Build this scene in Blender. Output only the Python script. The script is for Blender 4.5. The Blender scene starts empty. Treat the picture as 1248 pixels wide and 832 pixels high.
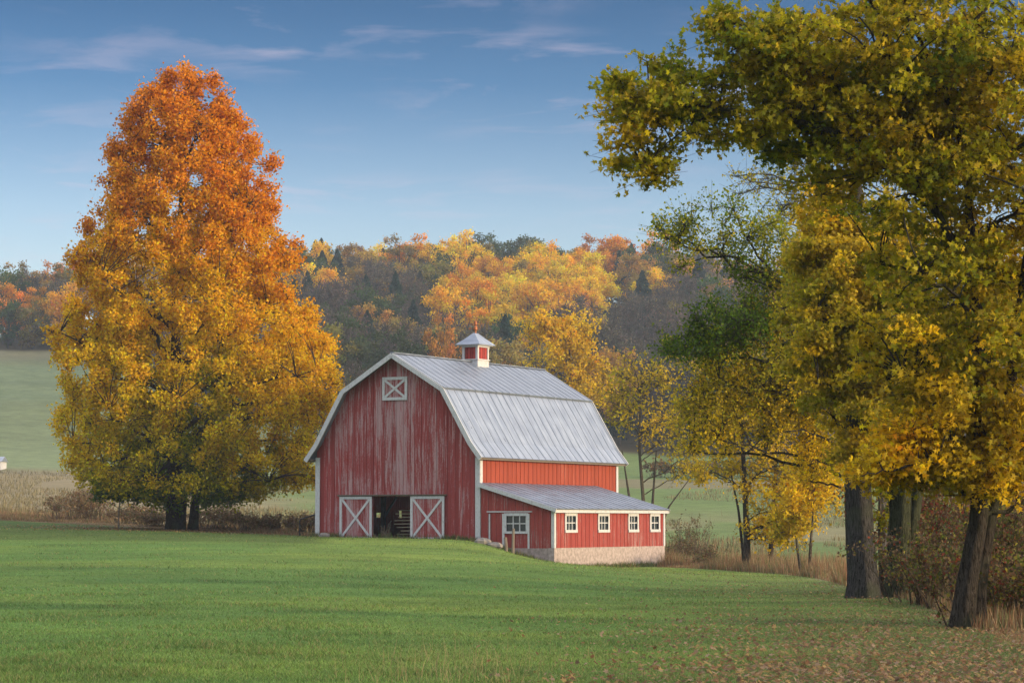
import bpy, math
import numpy as np
from mathutils import Vector
rng = np.random.default_rng(7)
R = math.radians
# ------------------------------------------------------------------ camera, sky, sun
scn = bpy.context.scene
COL = scn.collection
F = 3000.0; HOR = 636.0; CAMZ = 1.7            # focal length in photo pixels (1248 wide), horizon row, eye height
cd = bpy.data.cameras.new('camera'); cam = bpy.data.objects.new('camera', cd); COL.objects.link(cam)
cd.sensor_width = 36; cd.lens = 36 * F / 1248; cd.clip_start = .5; cd.clip_end = 9000
cam.location = (0, 0, CAMZ); cam.rotation_euler = (R(90) + math.atan((HOR - 416) / F), 0, 0)
scn.camera = cam
SUN_EL, SUN_AZ = 10.0, 110.0                    # azimuth clockwise from the view direction (+Y)
w = bpy.data.worlds.new('World'); scn.world = w; w.use_nodes = True
nt = w.node_tree; nt.nodes.clear()
def N(nt, t, **k):
    n = nt.nodes.new(t)
    for a, b in k.items():
        if a.startswith('i_'):
            n.inputs[a[2:].replace('_', ' ')].default_value = b
        else: setattr(n, a, b)
    return n
sky = N(nt, 'ShaderNodeTexSky'); sky.sky_type = 'NISHITA'; sky.sun_disc = False
sky.sun_elevation = R(SUN_EL); sky.sun_rotation = R(SUN_AZ); sky.air_density = 1.0; sky.dust_density = .6; sky.ozone_density = 2.0
tc = N(nt, 'ShaderNodeTexCoord'); sep = N(nt, 'ShaderNodeSeparateXYZ')
L = nt.links.new
L(tc.outputs['Generated'], sep.inputs[0])
def math_(nt, op, a, b=None, c=None, clamp=False):
    n = nt.nodes.new('ShaderNodeMath'); n.operation = op; n.use_clamp = clamp
    for i, v in enumerate((a, b, c)):
        if v is None: continue
        if isinstance(v, (int, float)): n.inputs[i].default_value = v
        else: nt.links.new(v, n.inputs[i])
    return n.outputs[0]
zc = math_(nt, 'MAXIMUM', sep.outputs[2], .02)
zc = math_(nt, 'ADD', zc, .10)
cu = math_(nt, 'DIVIDE', sep.outputs[0], zc); cv = math_(nt, 'DIVIDE', sep.outputs[1], zc)
comb = N(nt, 'ShaderNodeCombineXYZ'); L(cu, comb.inputs[0]); L(cv, comb.inputs[1])
mp = N(nt, 'ShaderNodeMapping'); L(comb.outputs[0], mp.inputs[0]); mp.inputs['Rotation'].default_value = (0, 0, R(-14)); mp.inputs['Scale'].default_value = (3.3, 4.6, 1); mp.inputs['Location'].default_value = (3.1, 1.25, 0)
n1 = N(nt, 'ShaderNodeTexNoise', i_Scale=1.1, i_Detail=7.0, i_Roughness=.58, i_Distortion=.5); L(mp.outputs[0], n1.inputs[0])
n2 = N(nt, 'ShaderNodeTexNoise', i_Scale=.45, i_Detail=2.0); L(mp.outputs[0], n2.inputs[0])
m1 = math_(nt, 'SUBTRACT', n1.outputs[0], .50); m2 = math_(nt, 'SUBTRACT', n2.outputs[0], .42)
m1 = math_(nt, 'MULTIPLY', m1, 6.0, clamp=True); m2 = math_(nt, 'MULTIPLY', m2, 6.0, clamp=True)
cm = math_(nt, 'MULTIPLY', m1, m2); cm = math_(nt, 'MULTIPLY', cm, .36)
# deeper blue with height, as in clear evening air; above the frame an unseen bright cloud layer is added as soft fill light
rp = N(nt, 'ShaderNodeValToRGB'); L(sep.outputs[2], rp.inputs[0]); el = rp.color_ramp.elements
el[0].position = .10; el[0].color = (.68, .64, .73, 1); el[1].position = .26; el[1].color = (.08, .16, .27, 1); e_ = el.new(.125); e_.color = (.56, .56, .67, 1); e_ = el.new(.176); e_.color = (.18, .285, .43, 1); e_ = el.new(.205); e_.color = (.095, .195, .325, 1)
tint = N(nt, 'ShaderNodeMix', data_type='RGBA', blend_type='MULTIPLY'); tint.inputs[0].default_value = 1.0; L(sky.outputs[0], tint.inputs[6]); L(rp.outputs[0], tint.inputs[7])
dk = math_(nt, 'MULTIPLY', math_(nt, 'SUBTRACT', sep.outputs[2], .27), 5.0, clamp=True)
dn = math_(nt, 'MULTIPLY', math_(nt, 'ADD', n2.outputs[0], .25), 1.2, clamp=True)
fill_deck = N(nt, 'ShaderNodeMix', data_type='RGBA'); L(math_(nt, 'MULTIPLY', dk, dn), fill_deck.inputs[0]); L(tint.outputs[2], fill_deck.inputs[6]); fill_deck.inputs[7].default_value = (5.3, 5.3, 5.6, 1)
mix = N(nt, 'ShaderNodeMix', data_type='RGBA'); L(cm, mix.inputs[0]); L(fill_deck.outputs[2], mix.inputs[6]); mix.inputs[7].default_value = (2.3, 1.95, 2.3, 1)
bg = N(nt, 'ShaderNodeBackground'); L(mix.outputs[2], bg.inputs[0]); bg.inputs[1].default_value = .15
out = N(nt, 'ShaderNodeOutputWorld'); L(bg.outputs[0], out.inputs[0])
sd = bpy.data.lights.new('sun', 'SUN'); sun = bpy.data.objects.new('sun', sd); COL.objects.link(sun)
sd.energy = 2.5; sd.angle = R(7); sd.color = (1.0, .76, .46)
SDIR = Vector((math.sin(R(SUN_AZ)) * math.cos(R(SUN_EL)), math.cos(R(SUN_AZ)) * math.cos(R(SUN_EL)), math.sin(R(SUN_EL))))
sun.rotation_euler = SDIR.to_track_quat('Z', 'Y').to_euler()
scn.view_settings.view_transform = 'Standard'; scn.view_settings.look = 'None'; scn.view_settings.gamma = 1.0
scn.view_settings.use_curve_mapping = False; scn.view_settings.exposure = 1.12
scn.cycles.use_denoising = True
scn.cycles.max_bounces = 9; scn.cycles.diffuse_bounces = 7; scn.cycles.transmission_bounces = 7; scn.cycles.volume_bounces = 0; scn.cycles.transparent_max_bounces = 8

# ------------------------------------------------------------------ helpers
def tag(o, label=None, cat=None, group=None, kind=None):
    if label: o['label'] = label
    if cat: o['category'] = cat
    if group: o['group'] = group
    if kind: o['kind'] = kind
    return o
def empty(name, loc=(0, 0, 0), rz=0.0, parent=None):
    o = bpy.data.objects.new(name, None); COL.objects.link(o); o.location = loc; o.rotation_euler = (0, 0, rz); o.empty_display_size = .3
    if parent: o.parent = parent
    return o
def np_mesh(name, V, sizes, idx, cols=None, mats=(), mi=None, smooth=False):
    me = bpy.data.meshes.new(name)
    V = np.ascontiguousarray(V, np.float32); idx = np.ascontiguousarray(idx, np.int32); sizes = np.ascontiguousarray(sizes, np.int32)
    me.vertices.add(len(V)); me.vertices.foreach_set('co', V.ravel())
    me.loops.add(len(idx)); me.loops.foreach_set('vertex_index', idx)
    st = np.zeros(len(sizes), np.int32); st[1:] = np.cumsum(sizes)[:-1]
    me.polygons.add(len(sizes)); me.polygons.foreach_set('loop_start', st); me.polygons.foreach_set('loop_total', sizes)
    if mi is not None: me.polygons.foreach_set('material_index', np.ascontiguousarray(mi, np.int32))
    if smooth: me.polygons.foreach_set('use_smooth', np.ones(len(sizes), bool))
    for m in mats: me.materials.append(m)
    if cols is not None:
        a = me.color_attributes.new('Col', 'FLOAT_COLOR', 'POINT')
        c = np.ones((len(V), 4), np.float32); c[:, :3] = cols; a.data.foreach_set('color', c.ravel())
    me.update(calc_edges=True)
    return me
def link(name, me, parent=None):
    o = bpy.data.objects.new(name, me); COL.objects.link(o)
    if parent: o.parent = parent
    return o
class MB:
    """small hand-made meshes: boxes, prisms, tubes, with a colour per piece"""
    def __init__(s): s.v = []; s.f = []; s.c = []
    def add(s, vs, fs, c=(1, 1, 1)):
        b = len(s.v); s.v += [tuple(map(float, p)) for p in vs]; s.f += [tuple(b + i for i in f) for f in fs]; s.c += [tuple(c)] * len(vs)
    def box(s, x0, x1, y0, y1, z0, z1, c=(1, 1, 1)):
        s.add([(x, y, z) for z in (z0, z1) for (x, y) in ((x0, y0), (x1, y0), (x1, y1), (x0, y1))],
              [(0, 3, 2, 1), (4, 5, 6, 7), (0, 1, 5, 4), (1, 2, 6, 5), (2, 3, 7, 6), (3, 0, 4, 7)], c)
    def bar(s, a, b, w, d, up=(0, 1, 0), c=(1, 1, 1)):
        a = Vector(a); b = Vector(b); t = (b - a).normalized(); n = Vector(up); n = (n - t * n.dot(t)).normalized(); m = t.cross(n)
        vs = []
        for p in (a, b):
            for (i, j) in ((-1, -1), (1, -1), (1, 1), (-1, 1)): vs.append(p + m * (i * w / 2) + n * (j * d / 2))
        s.add(vs, [(0, 3, 2, 1), (4, 5, 6, 7), (0, 1, 5, 4), (1, 2, 6, 5), (2, 3, 7, 6), (3, 0, 4, 7)], c)
    def tube(s, pts, rad, k=8, c=(1, 1, 1)):
        pts = [Vector(p) for p in pts]; vs = []; fs = []
        for i, p in enumerate(pts):
            t = (pts[min(i + 1, len(pts) - 1)] - pts[max(i - 1, 0)]).normalized()
            u = t.orthogonal().normalized() if abs(t.z) < .9 else Vector((1, 0, 0)); u = (u - t * u.dot(t)).normalized(); q = t.cross(u)
            r = rad[i] if hasattr(rad, '__len__') else rad
            for j in range(k):
                a = 2 * math.pi * j / k; vs.append(p + (u * math.cos(a) + q * math.sin(a)) * r)
        for i in range(len(pts) - 1):
            for j in range(k): fs.append((i * k + j, i * k + (j + 1) % k, (i + 1) * k + (j + 1) % k, (i + 1) * k + j))
        fs.append(tuple(range(k))[::-1]); fs.append(tuple((len(pts) - 1) * k + j for j in range(k)))
        s.add(vs, fs, c)
    def build(s, name, mat, parent=None, smooth=False):
        me = bpy.data.meshes.new(name); me.from_pydata(s.v, [], s.f); me.materials.append(mat)
        a = me.color_attributes.new('Col', 'FLOAT_COLOR', 'POINT')
        for i, c in enumerate(s.c): a.data[i].color = (*c, 1)
        if smooth: me.polygons.foreach_set('use_smooth', [True] * len(me.polygons))
        return link(name, me, parent)
# value noise (vectorised)
_perm = rng.random((64, 64, 8))
def vnoise(x, y, s=1.0, k=0):
    x = np.asarray(x, float) / s; y = np.asarray(y, float) / s
    xi = np.floor(x).astype(int); yi = np.floor(y).astype(int); fx = x - xi; fy = y - yi
    fx = fx * fx * (3 - 2 * fx); fy = fy * fy * (3 - 2 * fy); g = _perm[:, :, k]
    a = g[xi % 64, yi % 64]; b = g[(xi + 1) % 64, yi % 64]; c = g[xi % 64, (yi + 1) % 64]; d = g[(xi + 1) % 64, (yi + 1) % 64]
    return (a * (1 - fx) + b * fx) * (1 - fy) + (c * (1 - fx) + d * fx) * fy
def fbm(x, y, s, k=0): return (vnoise(x, y, s, k) * .5 + vnoise(x, y, s / 2.1, k + 1) * .3 + vnoise(x, y, s / 4.3, k + 2) * .2)
def sm(a, b, x): t = np.clip((np.asarray(x, float) - a) / (b - a), 0, 1); return t * t * (3 - 2 * t)

# ------------------------------------------------------------------ materials
def mat(name): 
    m = bpy.data.materials.new(name); m.use_nodes = True; nt = m.node_tree; nt.nodes.clear()
    o = nt.nodes.new('ShaderNodeOutputMaterial'); return m, nt, o
def attr(nt): n = nt.nodes.new('ShaderNodeAttribute'); n.attribute_name = 'Col'; return n.outputs['Color']
def mixc(nt, f, a, b, bt='MIX'):
    n = nt.nodes.new('ShaderNodeMix'); n.data_type = 'RGBA'; n.blend_type = bt
    for i, v in ((0, f), (6, a), (7, b)):
        if isinstance(v, (int, float)): n.inputs[i].default_value = v
        elif isinstance(v, tuple): n.inputs[i].default_value = (*v, 1) if len(v) == 3 else v
        else: nt.links.new(v, n.inputs[i])
    return n.outputs[2]
def noise(nt, scale, detail=4, rough=.55, vec=None, sc=None, dist=0):
    n = nt.nodes.new('ShaderNodeTexNoise'); n.inputs['Scale'].default_value = scale; n.inputs['Detail'].default_value = detail; n.inputs['Roughness'].default_value = rough; n.inputs['Distortion'].default_value = dist
    if vec is None: t = nt.nodes.new('ShaderNodeTexCoord'); vec = t.outputs['Object']
    if sc:
        m = nt.nodes.new('ShaderNodeMapping'); m.inputs['Scale'].default_value = sc; nt.links.new(vec, m.inputs[0]); vec = m.outputs[0]
    nt.links.new(vec, n.inputs[0]); return n.outputs[0]
def ramp(nt, f, lo, hi):
    n = nt.nodes.new('ShaderNodeMapRange'); n.inputs[1].default_value = lo; n.inputs[2].default_value = hi; nt.links.new(f, n.inputs[0]); return n.outputs[0]
def bump(nt, h, strength, dist=.02):
    n = nt.nodes.new('ShaderNodeBump'); n.inputs['Strength'].default_value = strength; n.inputs['Distance'].default_value = dist; nt.links.new(h, n.inputs['Height']); return n.outputs[0]
def bsdf(nt, o, col, rough=.8, metal=0., nrm=None, spec=.3):
    b = nt.nodes.new('ShaderNodeBsdfPrincipled')
    if isinstance(col, tuple): b.inputs['Base Color'].default_value = (*col, 1)
    else: nt.links.new(col, b.inputs['Base Color'])
    if isinstance(rough, (int, float)): b.inputs['Roughness'].default_value = rough
    else: nt.links.new(rough, b.inputs['Roughness'])
    b.inputs['Metallic'].default_value = metal; b.inputs['Specular IOR Level'].default_value = spec
    if nrm is not None: nt.links.new(nrm, b.inputs['Normal'])
    nt.links.new(b.outputs[0], o.inputs[0]); return b
def leaf_mat(name, trans=.35):
    m, nt, o = mat(name)
    oi = nt.nodes.new('ShaderNodeObjectInfo'); c = mixc(nt, 1.0, attr(nt), oi.outputs['Color'], 'MULTIPLY'); c = mixc(nt, 1.0, c, (.82, .80, .78), 'DARKEN')
    b = nt.nodes.new('ShaderNodeBsdfPrincipled'); nt.links.new(c, b.inputs['Base Color']); b.inputs['Roughness'].default_value = .6; b.inputs['Specular IOR Level'].default_value = .25
    t = nt.nodes.new('ShaderNodeBsdfTranslucent'); nt.links.new(c, t.inputs[0])
    x = nt.nodes.new('ShaderNodeMixShader'); x.inputs[0].default_value = trans; nt.links.new(b.outputs[0], x.inputs[1]); nt.links.new(t.outputs[0], x.inputs[2]); nt.links.new(x.outputs[0], o.inputs[0]); return m
M_leaf = leaf_mat('autumn leaf', .55); M_blade = leaf_mat('grass blade', .3)
def ground_mat():
    m, nt, o = mat('ground cover'); c = attr(nt)
    g = nt.nodes.new('ShaderNodeNewGeometry'); P = g.outputs['Position']
    a = noise(nt, .35, 6, .65, P); a = ramp(nt, a, .25, .75)
    c2 = mixc(nt, a, (.72, .72, .70), (1.3, 1.25, 1.2)); c = mixc(nt, 1., c, c2, 'MULTIPLY')
    b = noise(nt, 9., 5, .7, P); b2 = ramp(nt, b, .3, .7); c3 = mixc(nt, b2, (.6, .6, .6), (1.4, 1.4, 1.4)); c = mixc(nt, 1., c, c3, 'MULTIPLY')
    bsdf(nt, o, c, .95, nrm=bump(nt, b, .8, .06), spec=.1); return m
M_ground = ground_mat()
def bark_mat():
    m, nt, o = mat('bark'); c = attr(nt)
    h = noise(nt, 1., 8, .78, sc=(30, 30, 5), dist=.9); v = ramp(nt, h, .40, .60)
    c = mixc(nt, 1., c, mixc(nt, v, (.22, .22, .22), (1.7, 1.7, 1.7)), 'MULTIPLY')
    l = noise(nt, 1.2, 3, .5); c = mixc(nt, ramp(nt, l, .5, .75), c, (.085, .10, .06), 'MIX')
    bsdf(nt, o, c, .95, nrm=bump(nt, h, 1., .16), spec=.05); return m
M_bark = bark_mat()
def siding_mat(name, red, grey, amount, wear_center=None):
    m, nt, o = mat(name); t = nt.nodes.new('ShaderNodeTexCoord'); P = t.outputs['Object']
    c = mixc(nt, 1., red, attr(nt), 'MULTIPLY')
    a = noise(nt, 1., 6, .7, P, sc=(15, 15, .7)); f = noise(nt, 1., 6, .8, P, sc=(60, 60, 7.0))
    big = noise(nt, .33, 2, .5, P)
    s = math_(nt, 'ADD', math_(nt, 'MULTIPLY', a, .6), math_(nt, 'MULTIPLY', f, .4))
    s = math_(nt, 'ADD', s, math_(nt, 'MULTIPLY', big, .22))
    if wear_center is not None:
        sp = nt.nodes.new('ShaderNodeSeparateXYZ'); nt.links.new(P, sp.inputs[0])
        d = math_(nt, 'ABSOLUTE', math_(nt, 'SUBTRACT', sp.outputs[0], wear_center)); d = math_(nt, 'MULTIPLY', d, -.018); s = math_(nt, 'ADD', s, d)
    at = nt.nodes.new('ShaderNodeAttribute'); at.attribute_name = 'Col'; s = math_(nt, 'ADD', s, math_(nt, 'MULTIPLY', math_(nt, 'SUBTRACT', at.outputs['Fac'], 1.0), .32))
    k = ramp(nt, s, amount, amount + .055)
    c = mixc(nt, math_(nt, 'MULTIPLY', k, .7), c, grey)
    v = noise(nt, 1., 4, .6, P, sc=(25, 25, 1.2)); c = mixc(nt, 1., c, mixc(nt, v, (.7, .7, .7), (1.25, 1.25, 1.25)), 'MULTIPLY')
    bsdf(nt, o, c, .8, nrm=bump(nt, f, .4, .01), spec=.25); return m
M_gable = siding_mat('weathered red boards', (.26, .042, .040), (.40, .31, .32), .570, -5.3)
M_side = siding_mat('red painted boards', (.26, .048, .024), (.34, .20, .16), .72)
M_shed = siding_mat('faded red boards', (.27, .045, .037), (.34, .26, .25), .655)
def white_mat():
    m, nt, o = mat('flaking white paint'); f = noise(nt, 1., 5, .7, sc=(22, 22, 5)); k = ramp(nt, f, .52, .68)
    c = mixc(nt, k, (.50, .51, .53), (.27, .25, .24)); bsdf(nt, o, c, .7, nrm=bump(nt, f, .3, .01)); return m
M_white = white_mat()
def metal_mat():
    m, nt, o = mat('galvanised roofing'); t = nt.nodes.new('ShaderNodeTexCoord'); P = t.outputs['Object']
    a = noise(nt, 1., 5, .6, P, sc=(.6, 3.2, .6)); b = noise(nt, 1.2, 5, .65, P); e = noise(nt, 1., 4, .7, P, sc=(2, 12, 2))
    c = mixc(nt, ramp(nt, a, .3, .7), (.18, .215, .285), (.30, .34, .41)); c = mixc(nt, 1., c, mixc(nt, ramp(nt, b, .3, .7), (.8, .8, .8), (1.12, 1.12, 1.12)), 'MULTIPLY')
    c = mixc(nt, math_(nt, 'MULTIPLY', ramp(nt, e, .58, .75), .28), c, (.22, .18, .16)); c = mixc(nt, 1., c, attr(nt), 'MULTIPLY')
    bsdf(nt, o, c, ramp(nt, b, -.1, 1.4), .35, nrm=bump(nt, b, .15, .02), spec=.4); return m
M_metal = metal_mat()
def plain(name, col, rough=.8, metal=0., nscale=6., var=.35, sc=None, bs=.3):
    m, nt, o = mat(name); f = noise(nt, nscale, 5, .65, sc=sc); c = mixc(nt, 1., attr(nt), mixc(nt, f, tuple(x * (1 - var) for x in col), tuple(x * (1 + var) for x in col)), 'MULTIPLY')
    bsdf(nt, o, c, rough, metal, nrm=bump(nt, f, bs, .02)); return m
M_conc = plain('rough pink concrete', (.30, .25, .235), .95, nscale=4.5, var=.95, bs=1.)
M_stone = plain('field stone', (.22, .20, .18), .95, nscale=4, var=.5)
M_wood = plain('grey weathered wood', (.17, .14, .115), .9, nscale=1, var=.5, sc=(20, 20, 2))
M_lumber = plain('sawn lumber', (.30, .22, .15), .9, nscale=1, var=.4, sc=(3, 14, 14))
M_dark = plain('dark barn timber', (.055, .045, .038), .9, nscale=3)
M_copper = plain('rusty copper', (.38, .14, .06), .6, .5, nscale=9)
M_louver = plain('red louvre paint', (.28, .035, .03), .7, nscale=7)
def glass_mat():
    m, nt, o = mat('window glass'); b = bsdf(nt, o, (.03, .04, .05), .08, spec=.6); return m
M_glass = glass_mat()
M_pipe = plain('dark steel', (.045, .045, .05), .5, .6)

# ------------------------------------------------------------------ terrain
TD = np.array([0, 24, 40, 60, 90, 115, 132, 145, 165, 200, 260, 330, 390, 450, 520, 600, 700, 800, 1200, 4000], float)
TC = np.array([0, 200, 388, 580, 676, 808, 930, 1050, 1200], float)
TZ = np.array([
 [0]*9, [.13]*6 + [.11, .1, .08], [.1, .1, .08, .05, .03, 0, 0, 0, -.02], [.2, .2, .15, .05, 0, -.05, -.05, 0.02, -.1],
 [.55, .55, .5, .35, .15, -.15, -.35, -.38, -.4], [.97, .95, .85, .65, -.15, -.55, -.68, -.6, -.6], [1.15, 1.08, .88, .74, -.95, -.8, -.85, -.7, -.6],
 [1.3, 1.2, .85, .8, -.8, -.95, -.75, -.6, -.5], [1.95, 1.4, 1.1, .9, 0, -.6, -.35, -.3, -.3], [2.6, 2.5, 2.3, 1.5, .8, .3, .4, .4, .5],
 [4.8, 4.6, 4, 3, 2.5, 2.5, 2.5, 2.5, 2.5], [8.1, 7.5, 6.8, 6, 6, 6, 6, 6, 6], [14, 13, 12, 10, 9.5, 9.3, 9.3, 9, 9],
 [22, 21, 19, 17, 15, 13.5, 13, 13, 13], [33, 32, 30, 26, 24, 22, 22, 22, 22], [44.5, 44, 42, 42, 42, 42, 40, 38, 38],
 [55, 59, 65, 68, 68, 66, 61, 57, 55], [58, 63, 69, 72, 72, 70, 65, 60, 57], [50]*9, [20]*9], float)
# fine table in (log distance, column), smoothed so the slopes join without creases
_lt = np.linspace(math.log(12), math.log(4000), 420); _ct = np.linspace(-300, 1500, 181)
_row = np.array([np.interp(np.exp(_lt), TD, TZ[:, j]) for j in range(9)]).T
_tab = np.array([np.interp(_ct, TC, r) for r in _row])
def _blur(a, ax, s):
    k = np.exp(-.5 * (np.arange(-3 * s, 3 * s + 1) / s) ** 2); k /= k.sum()
    p = np.pad(a, [(3 * s, 3 * s) if i == ax else (0, 0) for i in (0, 1)], mode='edge')
    return np.apply_along_axis(lambda r: np.convolve(r, k, 'valid'), ax, p)
_tab = _blur(_blur(_tab, 0, 4), 1, 2)
def gz(x, y):
    x = np.asarray(x, float); y = np.asarray(y, float); yy = np.maximum(y, 12.)
    c = np.clip(624 + F * x / yy, -300, 1500); a = (np.log(np.minimum(yy, 3999)) - _lt[0]) / (_lt[1] - _lt[0]); b = (c + 300) / 10.
    i = np.clip(a.astype(int), 0, 418); j = np.clip(b.astype(int), 0, 179); u = a - i; v = b - j
    z = (_tab[i, j] * (1 - v) + _tab[i, j + 1] * v) * (1 - u) + (_tab[i + 1, j] * (1 - v) + _tab[i + 1, j + 1] * v) * u
    z = z * sm(0, 24, y) + (fbm(x, y, 9, 0) - .5) * .08 * sm(10, 30, y) * (1 - sm(100, 125, y)) + (fbm(x, y, 60, 1) - .5) * 5 * sm(380, 520, y)
    return z
def colpx(x, y): return 624 + F * np.asarray(x, float) / np.maximum(np.asarray(y, float), 1)
def at(px, d, dz=0.0):
    """a point on the ground in the column px at distance d"""
    x = (px - 624) * d / F; return np.array([x, d, float(gz(x, d)) + dz])
def P3(px, py, d): return np.array([(px - 624) * d / F, d, CAMZ + (HOR - py) * d / F])
TH = .51; BC, BS = math.cos(TH), math.sin(TH); BA = np.array([-1.78, 135.0])
def barn_local(x, y):
    dx = x - BA[0]; dy = y - BA[1]; return dx * BC - dy * BS, dx * BS + dy * BC
def lawn_edge(px):   # distance at which the mown lawn ends, per photo column
    return np.interp(px, [-300, 0, 120, 250, 330, 388, 560, 700, 808, 880, 960, 1010, 1040, 1100, 1150, 1220, 1260, 1600], [166, 163, 158, 152, 146, 142, 145, 145, 141, 128, 106, 84, 62, 58, 46, 36, 33, 30])
C_lawn = np.array((.075, .150, .036)); C_lawn2 = np.array((.135, .195, .040)); C_litter = np.array((.105, .115, .042)); C_shade_olive = np.array((.062, .098, .024))
C_dry = np.array((.17, .125, .07)); C_field = np.array((.12, .17, .058)); C_far = np.array((.14, .175, .09)); C_tan = np.array((.22, .185, .11)); C_floor = np.array((.06, .05, .03))
def zone(x, y):
    px = colpx(x, y); e = lawn_edge(px + (vnoise(x, y, 3, 3) - .5) * 18) + (vnoise(x, y, 6, 5) - .5) * 4
    n = fbm(x, y, 7, 2)[:, None]; n2 = fbm(x, y, 2.2, 4)[:, None]
    def mx(a, b, t): t = np.clip(np.asarray(t, float), 0, 1); t = t if t.ndim == 2 else t[:, None]; return a * (1 - t) + b * t
    c = mx(C_lawn, C_lawn2, sm(.35, .7, n[:, 0]) * .5 + sm(62, 105, y) * .55 * sm(250, 400, px) + .12)
    c = mx(c, C_litter, sm(.40, .62, n2[:, 0]) * .35 * (1 - sm(35, 60, y)) * sm(350, 600, px) * .3)
    lit = sm(690, 1150, px + (fbm(x, y, 4, 1) - .5) * 260) * (1 - sm(75, 110, y) * .8)
    c = mx(c, C_litter, lit * .6)
    c = mx(c, C_shade_olive, sm(108, 113, y + (vnoise(x, y, 9, 2) - .5) * 2) * (1 - sm(380, 410, px)) * .9)  # tree shade at the back of the left lawn, put into the ground colour
    c = c * (.80 + .40 * fbm(x, y, 3.5, 3)[:, None])
    bu, bv = barn_local(x, y); worn = np.exp(-((bu + 5.6) / 2.6) ** 2) * sm(-4.5, -.3, bv + (vnoise(x, y, 1.2, 2) - .5) * 2) + .8 * sm(-1.0, -.3, bv + (vnoise(x, y, .9, 1) - .5)) * (bu > -12) * (bu < 5)
    c = mx(c, np.array((.15, .115, .07)), np.clip(worn, 0, 1) * .75 * (bv < 2))
    out_ = sm(-1.2, 1.2, y - e)
    f = np.where((px < 420)[:, None], mx(C_tan, C_field, sm(170, 420, px + (fbm(x, y, 25, 2) - .5) * 200)), C_field)
    f = f * (.85 + .3 * fbm(x, y, 30, 1)[:, None])
    f = mx(f, C_dry, (1 - sm(4, 22, y - e)) * np.where(px > 790, 1, .85))
    f = mx(f, C_tan, sm(.45, .6, fbm(x, y * .35, 14, 5)) * (1 - sm(200, 290, y)) * .75)
    # strips and hedge lines across the far fields
    f = mx(f, C_tan * .8, (np.abs(y - 352 + x * .12) < 16) * .8 * (px > 420))
    hill = sm(325, 345, y) * (px < 470)
    st = vnoise(x * .03, y + x * .1, 14, 6)[:, None]
    f = mx(f, C_far * (.8 + .4 * st), hill)
    f = mx(f, C_tan * .75, sm(535, 585, y) * (px < 470) * .7)
    f = mx(f, C_floor, np.where(px < 200, sm(592, 600, y), sm(440, 452, y + sm(200, 420, px) * 0 - 0)))
    return mx(c, f, out_)
ys = np.concatenate([np.arange(-80, 20, 8), np.arange(20, 172, .8), np.arange(172, 460, 3), np.arange(460, 760, 7), np.geomspace(760, 1590, 12)])
xp = np.concatenate([np.arange(0, 40, .8), np.arange(40, 80, 2), np.arange(80, 200, 5), np.geomspace(200, 1180, 14)]); xs = np.concatenate([-xp[1:][::-1], xp])
X, Y = np.meshgrid(xs, ys); nx, ny = len(xs), len(ys); xf, yf = X.ravel(), Y.ravel(); Z = gz(xf, yf)
ii = np.arange(nx * ny).reshape(ny, nx); Q = np.stack([ii[:-1, :-1], ii[:-1, 1:], ii[1:, 1:], ii[1:, :-1]], -1).reshape(-1, 4)
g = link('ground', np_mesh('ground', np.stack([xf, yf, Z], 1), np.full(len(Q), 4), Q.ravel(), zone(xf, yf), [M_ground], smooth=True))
tag(g, kind='structure')
HAZE = True
if HAZE:
    mb = MB(); mb.box(-1190, 1190, -78, 1595, -4, 100); m, nt_, o_ = mat('haze air'); v = nt_.nodes.new('ShaderNodeVolumePrincipled')
    v.inputs['Color'].default_value = (.70, .84, 1, 1); v.inputs['Density'].default_value = .00018; v.inputs['Anisotropy'].default_value = .1
    nt_.links.new(v.outputs[0], o_.inputs[1]); hz = mb.build('haze', m); tag(hz, kind='stuff')

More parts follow.
